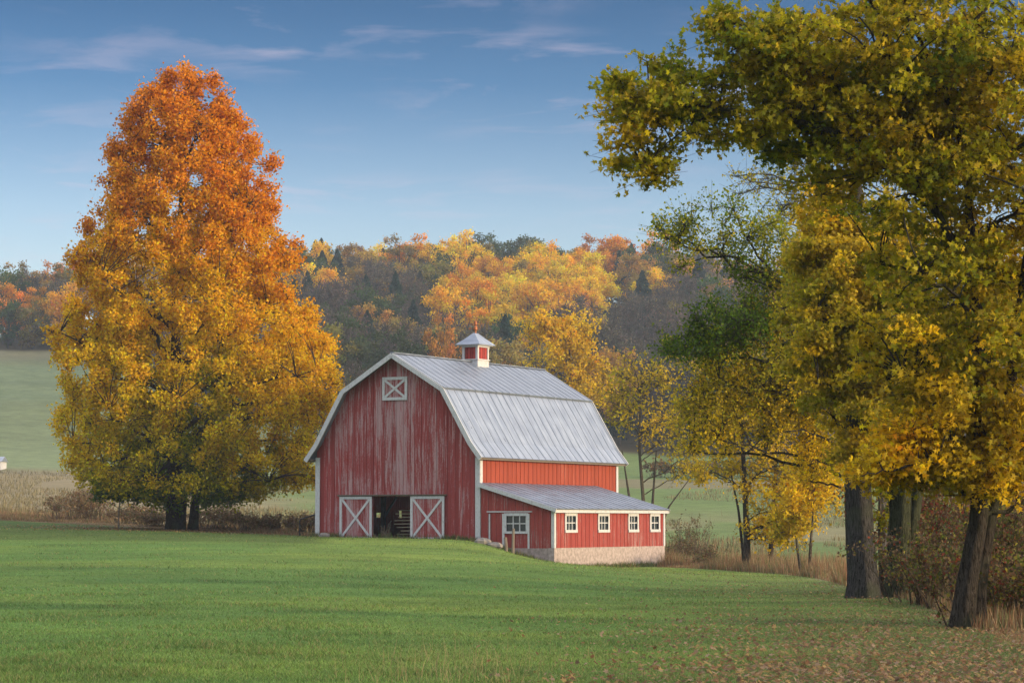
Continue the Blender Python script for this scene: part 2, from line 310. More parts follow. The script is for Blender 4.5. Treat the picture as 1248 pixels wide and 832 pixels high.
# ------------------------------------------------------------------ barn
BW, BL, OH, ES = 10.65, 16.64, .57, .41; ZB, ZE, ZK, KX, ZR = .76, 5.21, 9.07, 2.06, 11.04
LW, LL, ZT, ZL, ZF = 4.6, 13.56, 3.86, 2.42, .32
barn = empty('barn', (BA[0], BA[1], 0), -TH); tag(barn, 'red gambrel barn with metal roof, cupola and low shed on the mown lawn', 'barn')
half = [(-BW / 2, ZR), (-KX, ZK), (-.28, 6.08), (ES, ZE)]
full = [(-BW - x, z) for x, z in half[::-1]] + half[1:]
def roofz(x):
    xs_ = [p[0] for p in full]; return float(np.interp(x, xs_, [p[1] for p in full]))
def board_wall(name, m, axis, a0, a1, fixed, zb, zt, out_sign, holes=(), bw=.24, parent=barn, knees=(), jit=.1):
    """vertical boards: axis 'x' runs along x at y=fixed, axis 'y' along y at x=fixed; zb, zt are functions"""
    mb = MB(); cuts = sorted(set([round(v, 4) for v in list(np.arange(a0, a1, bw)) + [a1] + [k for k in knees if a0 < k < a1] + [h[0] for h in holes] + [h[1] for h in holes]]))
    r = np.random.default_rng(int(abs(fixed * 100) + abs(a1 * 10)) + len(name))
    for i in range(len(cuts) - 1):
        p, q = cuts[i], cuts[i + 1]
        if q - p < .01: continue
        segs = [(zb(p), zb(q), zt(p), zt(q))]
        for h in holes:
            if p >= h[0] - .001 and q <= h[1] + .001: segs = [(zb(p), zb(q), h[2], h[2]), (h[3], h[3], zt(p), zt(q))] if zb(p) < h[2] - .01 else [(h[3], h[3], zt(p), zt(q))]
        th = .03 + .014 * (i % 2) + r.random() * .006; c = np.full(3, 1.0 + (r.random() - .5) * 2 * jit)
        g_ = .006 if q - p > .03 else 0
        for (b0, b1, t0, t1) in segs:
            f0, f1 = fixed, fixed + out_sign * th
            pts = [(p + g_, b0), (q - g_, b1), (q - g_, t1), (p + g_, t0)]
            vs = [((a, f, z) if axis == 'x' else (f, a, z)) for f in (f0, f1) for a, z in pts]
            mb.add(vs, [(0, 1, 2, 3), (7, 6, 5, 4), (0, 4, 5, 1), (1, 5, 6, 2), (2, 6, 7, 3), (3, 7, 4, 0)], c)
    return mb.build(name, m, parent)
DOOR = (-6.85, -4.36)
board_wall('gable_wall', M_gable, 'x', -BW, 0, 0, lambda x: ZB - .02, lambda x: roofz(x) - .03, -1, holes=[(DOOR[0], DOOR[1], ZB - .05, 3.12)], knees=(-BW / 2, -KX, -BW + KX, -.28, -BW + .28), jit=.16)
board_wall('gable_wall', M_shed, 'x', -BW, 0, BL, lambda x: ZB - .02, lambda x: roofz(x) - .03, 1, knees=(-BW / 2, -KX, -BW + KX, -.28, -BW + .28))
board_wall('side_wall', M_side, 'y', 0, BL, 0, lambda x: ZB - .02, lambda x: 5.66, 1, jit=.12)
board_wall('side_wall', M_shed, 'y', 0, BL, -BW, lambda x: ZB - .02, lambda x: 5.66, -1, holes=[(6.3, 6.9, 1.98, 2.26), (8.85, 9.15, 1.95, 2.4)])
# stone footing and dark floor
mb = MB(); r_ = np.random.default_rng(3)
def stones(mb, x0, x1, y, z0, z1):
    x = x0
    while x < x1:
        w_ = .35 + r_.random() * .6; h_ = (z1 - z0) * (.75 + .35 * r_.random()); mb.box(x, min(x + w_ - .02, x1), y - .08 - .12 * r_.random(), y + .2, z0, z0 + h_, np.full(3, .7 + .7 * r_.random())); x += w_
stones(mb, -BW - .02, -9.05, 0, .35, .76); stones(mb, -2.1, -.1, 0, .2, .74)
mb.box(-BW + .04, -.04, .22, BL - .05, -.2, ZB - .03, (.8,) * 3); mb.box(-9.0, -2.15, .05, .2, .2, ZB - .03, (.7,) * 3)
for x in (-.12,): mb.box(x - .2, x + .1, .3, BL - .1, -1.2, ZB - .04)
mb.build('footing', M_stone, barn)
mb = MB(); mb.box(-7.3, -4.0, -.5, -.04, .45, .735, (.9, .9, .9)); mb.build('door_sill', M_wood, barn)
# roof skin with thickness, seams
def roof_profile_mesh(name, prof, y0, y1, t, m, seams=None, col=(1, 1, 1), parent=barn):
    mb = MB(); n = len(prof); nrm = []
    for i in range(n):
        a = np.array(prof[max(i - 1, 0)]); b = np.array(prof[min(i + 1, n - 1)]); d = (b - a) / np.linalg.norm(b - a); nrm.append(np.array((-d[1], d[0])))
    up = [np.array(prof[i]) + nrm[i] * t * np.sign(nrm[i][1]) for i in range(n)]
    for i in range(n - 1):
        a, b, c, d = prof[i], prof[i + 1], up[i + 1], up[i]
        mb.add([(a[0], y0, a[1]), (b[0], y0, b[1]), (c[0], y0, c[1]), (d[0], y0, d[1]), (a[0], y1, a[1]), (b[0], y1, b[1]), (c[0], y1, c[1]), (d[0], y1, d[1])],
               [(0, 1, 2, 3), (7, 6, 5, 4), (0, 4, 5, 1), (3, 2, 6, 7)] + ([(0, 3, 7, 4)] if i == 0 else []) + ([(1, 5, 6, 2)] if i == n - 2 else []), col)
    if seams:
        for yy in np.arange(y0 + seams * .5, y1, seams):
            for i in range(n - 1):
                a, b = up[i], up[i + 1]; d = (b - a); d = d / np.linalg.norm(d); k = np.array((-d[1], d[0])) * np.sign((-d[1], d[0])[1])
                a2 = a + k * .020; b2 = b + k * .020; wd = .016
                a = a - k * .01; b = b - k * .01
                mb.add([(a[0], yy - wd, a[1]), (b[0], yy - wd, b[1]), (b2[0], yy - wd, b2[1]), (a2[0], yy - wd, a2[1]), (a[0], yy + wd, a[1]), (b[0], yy + wd, b[1]), (b2[0], yy + wd, b2[1]), (a2[0], yy + wd, a2[1])],
                       [(0, 1, 2, 3), (7, 6, 5, 4), (3, 2, 6, 7), (1, 5, 6, 2), (0, 3, 7, 4)], tuple(.92 * v for v in col))
    return mb.build(name, m, parent)
upper = [(-BW / 2 * 2 + KX - .04, ZK - .03 + .0), (-BW / 2, ZR), (-KX + .04, ZK - .03)]
rf = empty('roof', (0, 0, 0), parent=barn)
# four planes as one roof mesh per pitch
lo_r = [(-KX, ZK - .05), (-.9, 7.10), (-.28, 6.06), (ES, ZE)]
lo_l = [(-BW - x, z) for x, z in lo_r[::-1]]
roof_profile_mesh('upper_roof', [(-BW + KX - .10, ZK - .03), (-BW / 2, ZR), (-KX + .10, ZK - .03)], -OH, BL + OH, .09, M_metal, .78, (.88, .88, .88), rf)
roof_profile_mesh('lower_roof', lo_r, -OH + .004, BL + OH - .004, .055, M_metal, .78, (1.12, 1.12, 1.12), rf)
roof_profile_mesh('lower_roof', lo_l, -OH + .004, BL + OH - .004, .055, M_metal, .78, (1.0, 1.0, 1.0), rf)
mb = MB(); mb.bar((-BW / 2, -OH - .01, ZR + .10), (-BW / 2, BL + OH + .01, ZR + .10), .26, .05, (0, 0, 1), (1.05,) * 3); mb.build('ridge_cap', M_metal, rf)
for yy in (-OH - .045, BL + OH + .045):
    mb = MB()
    for i in range(len(full) - 1):
        a, b = full[i], full[i + 1]; mb.bar((a[0], yy, a[1] - .06), (b[0], yy, b[1] - .06), .26, .07, (0, 1, 0))
    mb.build('rake_board', M_white, rf)
mb = MB()
for x, s in ((ES - .1, 1), (-BW - ES + .1, -1)): mb.box(x - .03, x + .03, -OH + .05, BL + OH - .05, ZE - .1, ZE + .05)
for x0, x1 in ((.045, ES - .1), (-BW - ES + .1, -BW - .045)): mb.box(x0, x1, -OH + .05, BL + OH - .05, ZE - .02, ZE + .04)
mb.build('eave_board', M_wood, rf)
# corner boards
for (x, y, zt_) in ((-BW, 0, 5.35), (0, 0, 5.25), (0, BL, 5.25), (-BW, BL, 5.35)):
    mb = MB(); sx = -1 if x < -1 else 1; sy = -1 if y < 1 else 1
    mb.box(min(x + sx * .075, x - sx * .22), max(x + sx * .075, x - sx * .22), min(y + sy * .055, y + sy * .09), max(y + sy * .055, y + sy * .09), ZB, zt_)
    mb.box(min(x + sx * .055, x + sx * .088), max(x + sx * .055, x + sx * .088), min(y + sy * .052, y - sy * .2), max(y + sy * .052, y - sy * .2), ZB, zt_)
    mb.build('corner_board', M_white, barn)
# sliding doors
def xdoor(x0, x1, z0, z1, name='sliding_door', y=-.14):
    d = MB(); n = max(3, int((x1 - x0) / .2)); rr = np.random.default_rng(int(abs(x0) * 50))
    for i in range(n):
        a = x0 + .02 + (x1 - x0 - .04) * i / n; b = x0 + .02 + (x1 - x0 - .04) * (i + 1) / n; d.box(a + .004, b - .004, y, y + .035, z0 + .02, z1 - .02, np.full(3, .8 + .4 * rr.random()))
    door = d.build(name, M_gable, barn)
    f = MB(); t = .15 if x1 - x0 > 1.9 else .16; yy = y - .035
    f.box(x0, x1, yy, y - .002, z1 - t, z1); f.box(x0, x1, yy, y - .002, z0, z0 + t)
    f.box(x0, x0 + t, yy, y - .002, z0 + t, z1 - t); f.box(x1 - t, x1, yy, y - .002, z0 + t, z1 - t)
    f.build('door_frame', M_white, door)
    c = MB(); ym = y - .02
    c.bar((x0 + t + .02, ym, z1 - t - .02), (x1 - t - .02, ym, z0 + t + .02), .13, .028, (0, 1, 0)); c.bar((x0 + t + .02, ym - .006, z0 + t + .02), (x1 - t - .02, ym - .006, z1 - t - .02), .13, .028, (0, 1, 0))
    c.build('cross_brace', M_white, door); return door
xdoor(-9.02, -6.87, .74, 3.14); xdoor(-4.34, -2.15, .72, 3.14)
xdoor(-6.24, -4.60, 8.50, 9.80, 'loft_hatch', -.09)
mb = MB(); mb.box(-9.15, -2.05, -.20, -.05, 3.16, 3.24); mb.box(-9.15, -2.05, -.27, -.20, 3.21, 3.235); mb.build('door_rail', M_wood, barn)
# inside: posts, braces, lumber
mb = MB()
for x, y in ((-8.1, 3.), (-4.2, 3.), (-8.1, 8.), (-4.2, 8.)): mb.box(x - .11, x + .11, y - .11, y + .11, ZB - .03, 5.2)
mb.box(-BW + .1, -.1, 2.9, 3.1, 5.2, 5.45); mb.box(-BW + .1, -.1, 7.9, 8.1, 5.2, 5.45); mb.bar((-8.1, 3, 1.9), (-7.1, 3, 3.3), .12, .12); mb.bar((-4.2, 3, 3.6), (-3.2, 3, 5.1), .12, .12)
mb.build('timber_frame', M_dark, barn)
mb = MB(); mb.box(-BW + .06, -.06, .06, BL - .06, 5.5, 5.56); mb.build('loft_floor', M_dark, barn)
def lumber():
    t = empty('lumber_stack', (0, 0, 0)); mb = MB(); rr = np.random.default_rng(5)
    for k in range(9):
        for j in range(4):
            a = rr.random() * .35; mb.bar((-1.0 - a + rr.random() * .2, j * .25, .08 + k * .19), (1.1 + rr.random() * .3, j * .25 + rr.random() * .1, .08 + k * .19 + rr.random() * .04), .2, .05, (0, 0, 1), np.full(3, .6 + .8 * rr.random()))
    o = mb.build('lumber_stack', M_lumber); bpy.data.objects.remove(t); return o
ls = lumber(); p = (-5.05, 1.4); ls.location = (BA[0] + p[0] * BC + p[1] * BS, BA[1] - p[0] * BS + p[1] * BC, ZB); ls.rotation_euler = (0, 0, -TH)
tag(ls, 'stack of loose boards inside the open barn doorway', 'lumber stack')
mb = MB(); rr = np.random.default_rng(8)
for k in range(16):
    a = rr.random(3) * (.7, .5, .1); b = rr.random(3) * (.9, .6, .9) + (0, 0, .3); mb.tube([a, (a + b) / 2 + rr.normal(0, .05, 3), b], [.05, .04, .02], 6, np.full(3, .7 + .8 * rr.random()))
br = mb.build('branch_pile', M_lumber); p = (-7.2, 1.0); br.location = (BA[0] + p[0] * BC + p[1] * BS, BA[1] - p[0] * BS + p[1] * BC, ZB); tag(br, 'tangle of broken branches just inside the left of the barn doorway', 'branch pile')
# cupola
cx, cy = -BW / 2, 8.75; hx, hy = .53, .66
cup = empty('cupola', (0, 0, 0), parent=barn)
mb = MB(); mb.box(cx - hx, cx + hx, cy - hy, cy + hy, 10.45, 11.22); mb.box(cx - hx - .06, cx + hx + .06, cy - hy - .06, cy + hy + .06, 11.22, 11.28)
for sx in (-1, 1):
    for sy in (-1, 1): mb.box(cx + sx * hx - (.15 if sx > 0 else 0), cx + sx * hx + (0 if sx > 0 else .15), cy + sy * hy - (.15 if sy > 0 else 0), cy + sy * hy + (0 if sy > 0 else .15), 11.28, 12.0)
mb.box(cx - hx - .03, cx + hx + .03, cy - hy - .03, cy + hy + .03, 11.98, 12.08); mb.box(cx - hx - .2, cx + hx + .2, cy - hy - .2, cy + hy + .2, 12.08, 12.14); mb.build('cupola_box', M_white, cup)
mb = MB()
for s in (-1, 1):
    for k in range(4):
        a = cx - hx + .17 + k * (2 * hx - .34) / 4; mb.box(a + .015, a + (2 * hx - .34) / 4 - .015, cy + s * (hy - .06) - .02, cy + s * (hy - .06) + .02, 11.29, 11.97, np.full(3, .8 + .3 * (k % 2)))
        b = cy - hy + .17 + k * (2 * hy - .34) / 4; mb.box(cx + s * (hx - .06) - .02, cx + s * (hx - .06) + .02, b + .015, b + (2 * hy - .34) / 4 - .015, 11.29, 11.97, np.full(3, .8 + .3 * (k % 2)))
mb.build('louvre', M_louver, cup)
mb = MB(); rings = [(.30, 12.12), (.21, 12.22), (-.12, 12.5), (-.47, 12.84)]; vs = []; fs = []
for e, z in rings: vs += [(cx - hx - e, cy - hy - e, z), (cx + hx + e, cy - hy - e, z), (cx + hx + e, cy + hy + e, z), (cx - hx - e, cy + hy + e, z)]
for i in range(3):
    for j in range(4): fs.append((i * 4 + j, i * 4 + (j + 1) % 4, i * 4 + 4 + (j + 1) % 4, i * 4 + 4 + j))
fs += [(12, 13, 14, 15), (3, 2, 1, 0)]; mb.add(vs, fs, (1.05,) * 3); mb.build('cupola_roof', M_metal, cup)
mb = MB(); mb.tube([(cx, cy, 12.8), (cx, cy, 13.0), (cx, cy, 13.05), (cx, cy, 13.2), (cx, cy, 13.3), (cx, cy, 13.36), (cx, cy, 13.48), (cx, cy, 13.62)], [.05, .045, .11, .10, .04, .09, .08, .015], 10)
mb.bar((cx - .28, cy - .1, 13.12), (cx + .28, cy + .1, 13.12), .03, .03, (0, 0, 1)); mb.add([(cx - .28, cy - .1, 13.02), (cx - .42, cy - .15, 13.12), (cx - .28, cy - .1, 13.22), (cx - .27, cy - .12, 13.12)], [(0, 1, 2), (0, 3, 1), (1, 3, 2), (0, 2, 3)])
mb.build('weather_vane', M_copper, cup)
# lean-to shed
def shz(x): return ZT + (ZL - ZT) * x / (LW + .24) - .12
WSH = [(1.18, 2.61), (5.09, 6.51), (8.85, 10.19), (11.67, 13.0)]; WZ = (1.16, 2.20)
board_wall('shed_wall', M_shed, 'x', .10, LW, 0.02, lambda x: .30, shz, -1, holes=[(1.60, 3.04, 1.12, 2.16)], jit=.12)
board_wall('shed_wall', M_side if False else M_shed, 'y', .02, LL, LW, lambda y: ZF, lambda y: shz(LW), 1, holes=[(a, b, WZ[0], WZ[1]) for a, b in WSH], jit=.07)
board_wall('shed_wall', M_shed, 'x', .06, LW, LL, lambda x: ZF, shz, 1)
mb = MB(); mb.box(.06, LW + .02, -.03, .35, -1.5, .30); mb.box(LW - .3, LW + .07, -.05, LL + .06, -1.6, ZF - .002, (1.1,) * 3); mb.box(.06, LW - .3, LL - .3, LL + .04, -1.5, ZF - .004); mb.build('concrete_base', M_conc, barn)
mb = MB(); mb.box(.1, LW - .04, .1, LL - .06, ZF - .4, ZF - .05); mb.box(.12, .2, .1, LL - .1, .3, 3.5); mb.build('shed_floor', M_dark, barn)
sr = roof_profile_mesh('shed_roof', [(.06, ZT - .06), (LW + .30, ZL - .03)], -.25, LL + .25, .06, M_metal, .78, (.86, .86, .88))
mb = MB(); mb.bar((.05, -.275, ZT - .12), (LW + .3, -.275, ZL - .09), .2, .045, (0, 1, 0)); mb.bar((.05, LL + .275, ZT - .12), (LW + .3, LL + .275, ZL - .09), .2, .045, (0, 1, 0)); mb.box(LW + .20, LW + .25, -.25, LL + .25, ZL - .21, ZL - .045); mb.build('fascia_board', M_white, sr)
for y_ in (-.03, LL + .05):
    mb = MB(); mb.box(LW - .1, LW + .085, y_ - .045 if y_ < 0 else y_, y_ if y_ < 0 else y_ + .045, ZF, shz(LW)); mb.box(LW + .052, LW + .09, -.03 if y_ < 0 else LL - .12, .12 if y_ < 0 else LL + .05, ZF, shz(LW)); mb.build('corner_board', M_white, barn)
def window(x0, x1, z0, z1, cols, rows, plane, axis, t=.13, label=None):
    """plane: wall face coordinate; axis 'x' = wall along x facing -y, 'y' = wall along y facing +x"""
    w_ = empty('window', (0, 0, 0), parent=barn)
    def bx(mb, a0, a1, d0, d1, z0, z1):
        if axis == 'x': mb.box(a0, a1, plane - d1, plane - d0, z0, z1)
        else: mb.box(plane + d0, plane + d1, a0, a1, z0, z1)
    f = MB(); bx(f, x0 - t * .3, x1 + t * .3, .045, .09, z1 - t * .7, z1 + t * .4); bx(f, x0 - t * .3, x1 + t * .3, .045, .11, z0 - t * .4, z0 + t * .5)
    bx(f, x0 - t * .3, x0 + t * .7, .045, .085, z0 + t * .5, z1 - t * .7); bx(f, x1 - t * .7, x1 + t * .3, .045, .085, z0 + t * .5, z1 - t * .7); f.build('frame', M_white, w_)
    a0, a1, b0, b1 = x0 + t * .7, x1 - t * .7, z0 + t * .5, z1 - t * .7
    mu = MB()
    for i in range(1, cols): c = a0 + (a1 - a0) * i / cols; bx(mu, c - .028, c + .028, .0, .04, b0, b1)
    for j in range(1, rows): c = b0 + (b1 - b0) * j / rows; bx(mu, a0, a1, .003, .037, c - .028, c + .028)
    mu.build('muntin', M_white, w_)
    p_ = MB(); bx(p_, a0 - .02, a1 + .02, -.02, -.01, b0 - .02, b1 + .02); p_.build('pane', M_glass, w_)
    return w_
window(1.62, 3.02, 1.14, 2.14, 3, 2, 0.02, 'x', .14)
for a, b in WSH: window(a + .05, b - .05, WZ[0] + .04, WZ[1] - .04, 3 if a < 9 else 2, 2, LW, 'y', .17)
mb = MB(); mb.box(1.46, 1.60, -.07, -.03, .28, 2.16); mb.box(3.04, 3.15, -.07, -.03, .28, 2.16); mb.box(.62, .70, -.07, -.03, .5, 2.16); mb.box(.5, 3.3, -.09, -.03, 2.24, 2.30); mb.box(.7, 1.42, -.065, -.03, .42, .5); mb.build('door_trim', M_white, barn)
# things by the shed: posts, rail, stones
def post(px, d, h, w_, lean, label):
    b = at(px, d); mb = MB(); mb.tube([(0, 0, -.2), (lean * .4, 0, h * .5), (lean, 0, h - .03), (lean, 0, h)], [w_, w_ * .95, w_ * .85, w_ * .6], 7); o = mb.build('fence_post', M_wood); o.location = b; tag(o, label, 'post', 'old posts by the shed door'); return o
post(625, 131.8, 1.35, .085, .03, 'taller grey wooden post standing in front of the shed window')
post(617, 132.4, .75, .10, -.05, 'short stub post left of the taller post by the shed door')
b = at(366, 141.5); mb = MB(); mb.tube([(0, 0, -.1), (0, 0, .85), (.05, 0, .95), (.35, 0, 1.05), (1.05, 0, 1.28)], .04, 8); o = mb.build('pipe_rail', M_pipe); o.location = b; tag(o, 'dark bent pipe rail running into the left corner of the barn', 'rail')
for i, (px, d, s, lb) in enumerate(((588, 132.5, .35, 'largest grey stone at the foot of the shed wall'), (603, 132.3, .28, 'low grey stone right of the largest one below the shed door'), (396, 138.6, .22, 'small grey stone at the left corner of the barn'))):
    v = []; rr = np.random.default_rng(i + 20); mb = MB(); nlat, nlon = 5, 9
    for a in range(nlat + 1):
        for bq in range(nlon):
            th_, ph = math.pi * a / nlat, 2 * math.pi * bq / nlon; k = 1 + .25 * (rr.random() - .5) if 0 < a < nlat else 1; v.append((math.sin(th_) * math.cos(ph) * k * s * 1.5, math.sin(th_) * math.sin(ph) * k * s, math.cos(th_) * s * .75 * k))
    fs = [(a * nlon + q, (a + 1) * nlon + q, (a + 1) * nlon + (q + 1) % nlon, a * nlon + (q + 1) % nlon) for a in range(nlat) for q in range(nlon)]
    mb.add(v, fs, np.full(3, 1.0)); o = mb.build('stone', M_stone); o.location = at(px, d, .08); tag(o, lb, 'stone', 'stones along the barn wall')
# far white shed sliver at the left edge of the valley
sh = empty('farm_shed', (*at(-22, 335)[:2], at(-22, 335)[2])); mb = MB(); mb.box(-3, 3, -2, 2, -.5, 1.0); mb.build('wall', M_white, sh)
mb = MB(); mb.add([(-3.2, -2.2, 1.0), (3.2, -2.2, 1.0), (3.2, 2.2, 1.0), (-3.2, 2.2, 1.0), (-3.2, 0, 1.7), (3.2, 0, 1.7)], [(0, 1, 5, 4), (2, 3, 4, 5), (0, 4, 3), (1, 2, 5), (3, 2, 1, 0)]); mb.build('roof', M_metal, sh)
tag(sh, 'small white farm shed at the foot of the far field, at the left edge', 'shed')

# ------------------------------------------------------------------ foliage tools
def unit(v): return v / np.maximum(np.linalg.norm(v, axis=-1, keepdims=True), 1e-9)
def prisms(P0, P1, r0, r1, k=4):
    n = len(P0); a = unit(P1 - P0); h = np.where(np.abs(a[:, 2:3]) > .9, np.array([[1., 0, 0]]), np.array([[0, 0, 1.]])); u = unit(np.cross(a, h)); v = np.cross(a, u)
    t = np.arange(k) * 2 * math.pi / k; ring = u[:, None, :] * np.cos(t)[None, :, None] + v[:, None, :] * np.sin(t)[None, :, None]
    V = np.concatenate([P0[:, None, :] + ring * np.reshape(r0, (-1, 1, 1)), P1[:, None, :] + ring * np.reshape(r1, (-1, 1, 1))], 1).reshape(-1, 3)
    j = np.arange(k); q = np.stack([j, (j + 1) % k, k + (j + 1) % k, k + j], 1)
    I = (np.arange(n)[:, None, None] * 2 * k + q[None]).reshape(-1, 4); return V, I
QUAD = np.array([(0, -.5), (.36, -.02), (0, .5), (-.36, -.02)])
MAPLE = np.array([(0, -.5), (.36, -.40), (.18, -.14), (.56, .10), (.15, .12), (.0, .58), (-.15, .12), (-.56, .10), (-.18, -.14), (-.36, -.40)])
def leaves(C, size, cols, shape=QUAD, rg=rng, droop=.35, fold=.12):
    n = len(C); a = rg.normal(size=(n, 3)); a[:, 2] -= droop; a = unit(a); b = unit(np.cross(a, rg.normal(size=(n, 3)))); nn = np.cross(a, b)
    k = len(shape); V = C[:, None, :] + (b[:, None, :] * shape[None, :, :1] + a[:, None, :] * shape[None, :, 1:2] + nn[:, None, :] * (np.abs(shape[None, :, :1]) * fold * 2)) * np.reshape(size, (-1, 1, 1))
    return V.reshape(-1, 3), np.arange(n * k), np.full(n, k), np.repeat(cols, k, axis=0)
def leaf_obj(name, C, size, cols, shape, parent, rg, droop=.35):
    V, I, S, c = leaves(C, size, cols, shape, rg, droop); return link(name, np_mesh(name, V, S, I, c, [M_leaf]), parent)
class Wood:
    def __init__(s): s.seg = {3: [[], [], [], []], 5: [[], [], [], []]}; s.tb = []
    def path(s, P, r0, r1, k=5):
        P = np.asarray(P); n = len(P) - 1; r = np.linspace(r0, r1, n + 1); L_ = s.seg[k]; L_[0].append(P[:-1]); L_[1].append(P[1:]); L_[2].append(r[:-1]); L_[3].append(r[1:])
    def many(s, P0, P1, r0, r1, k=3):
        L_ = s.seg[k]; L_[0].append(P0); L_[1].append(P1); L_[2].append(np.broadcast_to(r0, len(P0))); L_[3].append(np.broadcast_to(r1, len(P0)))
    def trunk(s, P, rad, k=18, rough=.10, flare=1.35, sd=1):
        """thick stem: rings with ribs and a root flare"""
        P = np.asarray(P, float); n = max(8, int(np.linalg.norm(P[-1] - P[0]) / .35)); t = np.linspace(0, 1, n); tt = np.linspace(0, 1, len(P))
        Q = np.stack([np.interp(t, tt, P[:, i]) for i in range(3)], 1); Rr = np.interp(t, tt, rad); hh = np.linalg.norm(Q - Q[0], axis=1); Rr = Rr * (1 + (flare - 1) * np.exp(-hh / .45))
        rg = np.random.default_rng(sd); ph = rg.random(4) * 6.28; a = np.arange(k) * 2 * math.pi / k
        V = []
        for i in range(n):
            rb = 1 + rough * (np.sin(3 * a + ph[0] + hh[i] * .25) * .6 + np.sin(7 * a + ph[1] + .4 * math.sin(hh[i])) * .35) * (1 + 1.2 * math.exp(-hh[i] / .4)) + rg.normal(0, rough * .12, k)
            V.append(Q[i] + np.stack([np.cos(a) * Rr[i] * rb, np.sin(a) * Rr[i] * rb, 0 * a], 1))
        V = np.concatenate(V); I = [(i * k + j, i * k + (j + 1) % k, (i + 1) * k + (j + 1) % k, (i + 1) * k + j) for i in range(n - 1) for j in range(k)]
        s.tb.append((V, np.array(I)))
    def build(s, name, parent, col=(.10, .085, .07)):
        VV, II = [], []; b = 0
        for V, I in s.tb: VV.append(V); II.append(I + b); b += len(V)
        for k in (3, 5):
            if s.seg[k][0]:
                V, I = prisms(np.concatenate(s.seg[k][0]), np.concatenate(s.seg[k][1]), np.concatenate(s.seg[k][2]), np.concatenate(s.seg[k][3]), k); VV.append(V); II.append(I + b); b += len(V)
        V = np.concatenate(VV); I = np.concatenate(II)
        return link(name, np_mesh(name, V, np.full(len(I), 4), I.ravel(), np.tile(col, (len(V), 1)), [M_bark], smooth=True), parent)
def bez(a, c, b, n=6):
    t = np.linspace(0, 1, n)[:, None]; return a * (1 - t) ** 2 + c * 2 * t * (1 - t) + b * t ** 2
def grow(wood, stem, clumps, crad, rg, limbs=14, rlimb=.10, twigs=9, tw_r=.010, attach=.45, up=.25, wob=.06, guides=(), flat=1.):
    """limbs from the stem to well-spread clumps, branches from limbs to the rest, twigs in each clump; returns twig segments"""
    stem = np.asarray(stem, float); n = len(clumps); sel = [int(np.argmax(clumps[:, 2]))]; d = np.linalg.norm(clumps - clumps[sel[0]], axis=1)
    for _ in range(min(limbs, n) - 1): k = int(np.argmax(d)); sel.append(k); d = np.minimum(d, np.linalg.norm(clumps - clumps[k], axis=1))
    tt = np.linspace(0, 1, 60); T = np.stack([np.interp(tt, np.linspace(0, 1, len(stem)), stem[:, i]) for i in range(3)], 1); zb, ztop = T[0, 2], T[-1, 2]
    nodes = [T[12:]]
    for G, g0, g1 in guides: wood.path(G, g0, g1, 5); nodes.append(np.concatenate([G[:-1], (G[:-1] + G[1:]) / 2, G[-1:]]))
    if guides: gn = np.concatenate(nodes[1:])
    for k in list(sel):
        c = clumps[k]
        if guides and np.linalg.norm(gn - c, axis=1).min() < .9: sel = [q_ for q_ in sel if q_ != k]; continue
        hd = np.linalg.norm(c[:2] - T[:, :2].mean(0)); za = c[2] - hd * attach; za = np.clip(za, zb + (ztop - zb) * .18, ztop * 1.0)
        a = T[int(np.argmin(np.abs(T[:, 2] - za)))]; dist = np.linalg.norm(c - a); m = (a + c) / 2 + np.array([0, 0, up * dist]) * (.3 + .7 * rg.random()) + rg.normal(0, wob * dist, 3)
        P = bez(a, m, c, 9); P[1:-1] += rg.normal(0, .018 * dist, P[1:-1].shape); wood.path(P, rlimb * (.35 + .65 * min(1, dist / 7)), .018, 5); nodes.append(P[2:])
    nodes = np.concatenate(nodes)
    for k in range(n):
        if k in sel: continue
        c = clumps[k]; dd = np.linalg.norm(nodes - c, axis=1) + np.where(nodes[:, 2] > c[2] + .3, 1.5, 0); j = int(np.argmin(dd)); a = nodes[j]; dist = np.linalg.norm(c - a); m = (a + c) / 2 + np.array([0, 0, .15 * dist]) + rg.normal(0, .1 * dist, 3)
        wood.path(bez(a, m, c, 4), .012 + .010 * min(dist, 3), .009, 3)
    S = np.repeat(clumps, twigs, 0); E = S + unit(rg.normal(size=S.shape) * (1, 1, flat) + np.array([0, 0, .25 * flat - .12 * (flat < 1)])) * (np.repeat(crad, twigs) * (.55 + .5 * rg.random(len(S))))[:, None]
    wood.many(S, E, tw_r, tw_r * .4, 3); return S, E
def spray(S, E, n, rg, spread=.12):
    k = rg.integers(0, len(S), n); t = rg.random(n)[:, None] ** .7; return S[k] * (1 - t) + E[k] * t + rg.normal(0, spread, (n, 3)), k
def pal(cs, t):
    cs = np.array(cs); x = np.clip(t, 0, 1) * (len(cs) - 1); i = np.clip(x.astype(int), 0, len(cs) - 2); f = (x - i)[:, None]; return cs[i] * (1 - f) + cs[i + 1] * f
GREEN, OLIVE, YGREEN, YELLOW, GOLD, ORANGE, RUST = (.08, .15, .010), (.19, .22, .010), (.36, .33, .010), (.74, .50, .010), (.80, .43, .008), (.76, .29, .008), (.54, .16, .008)

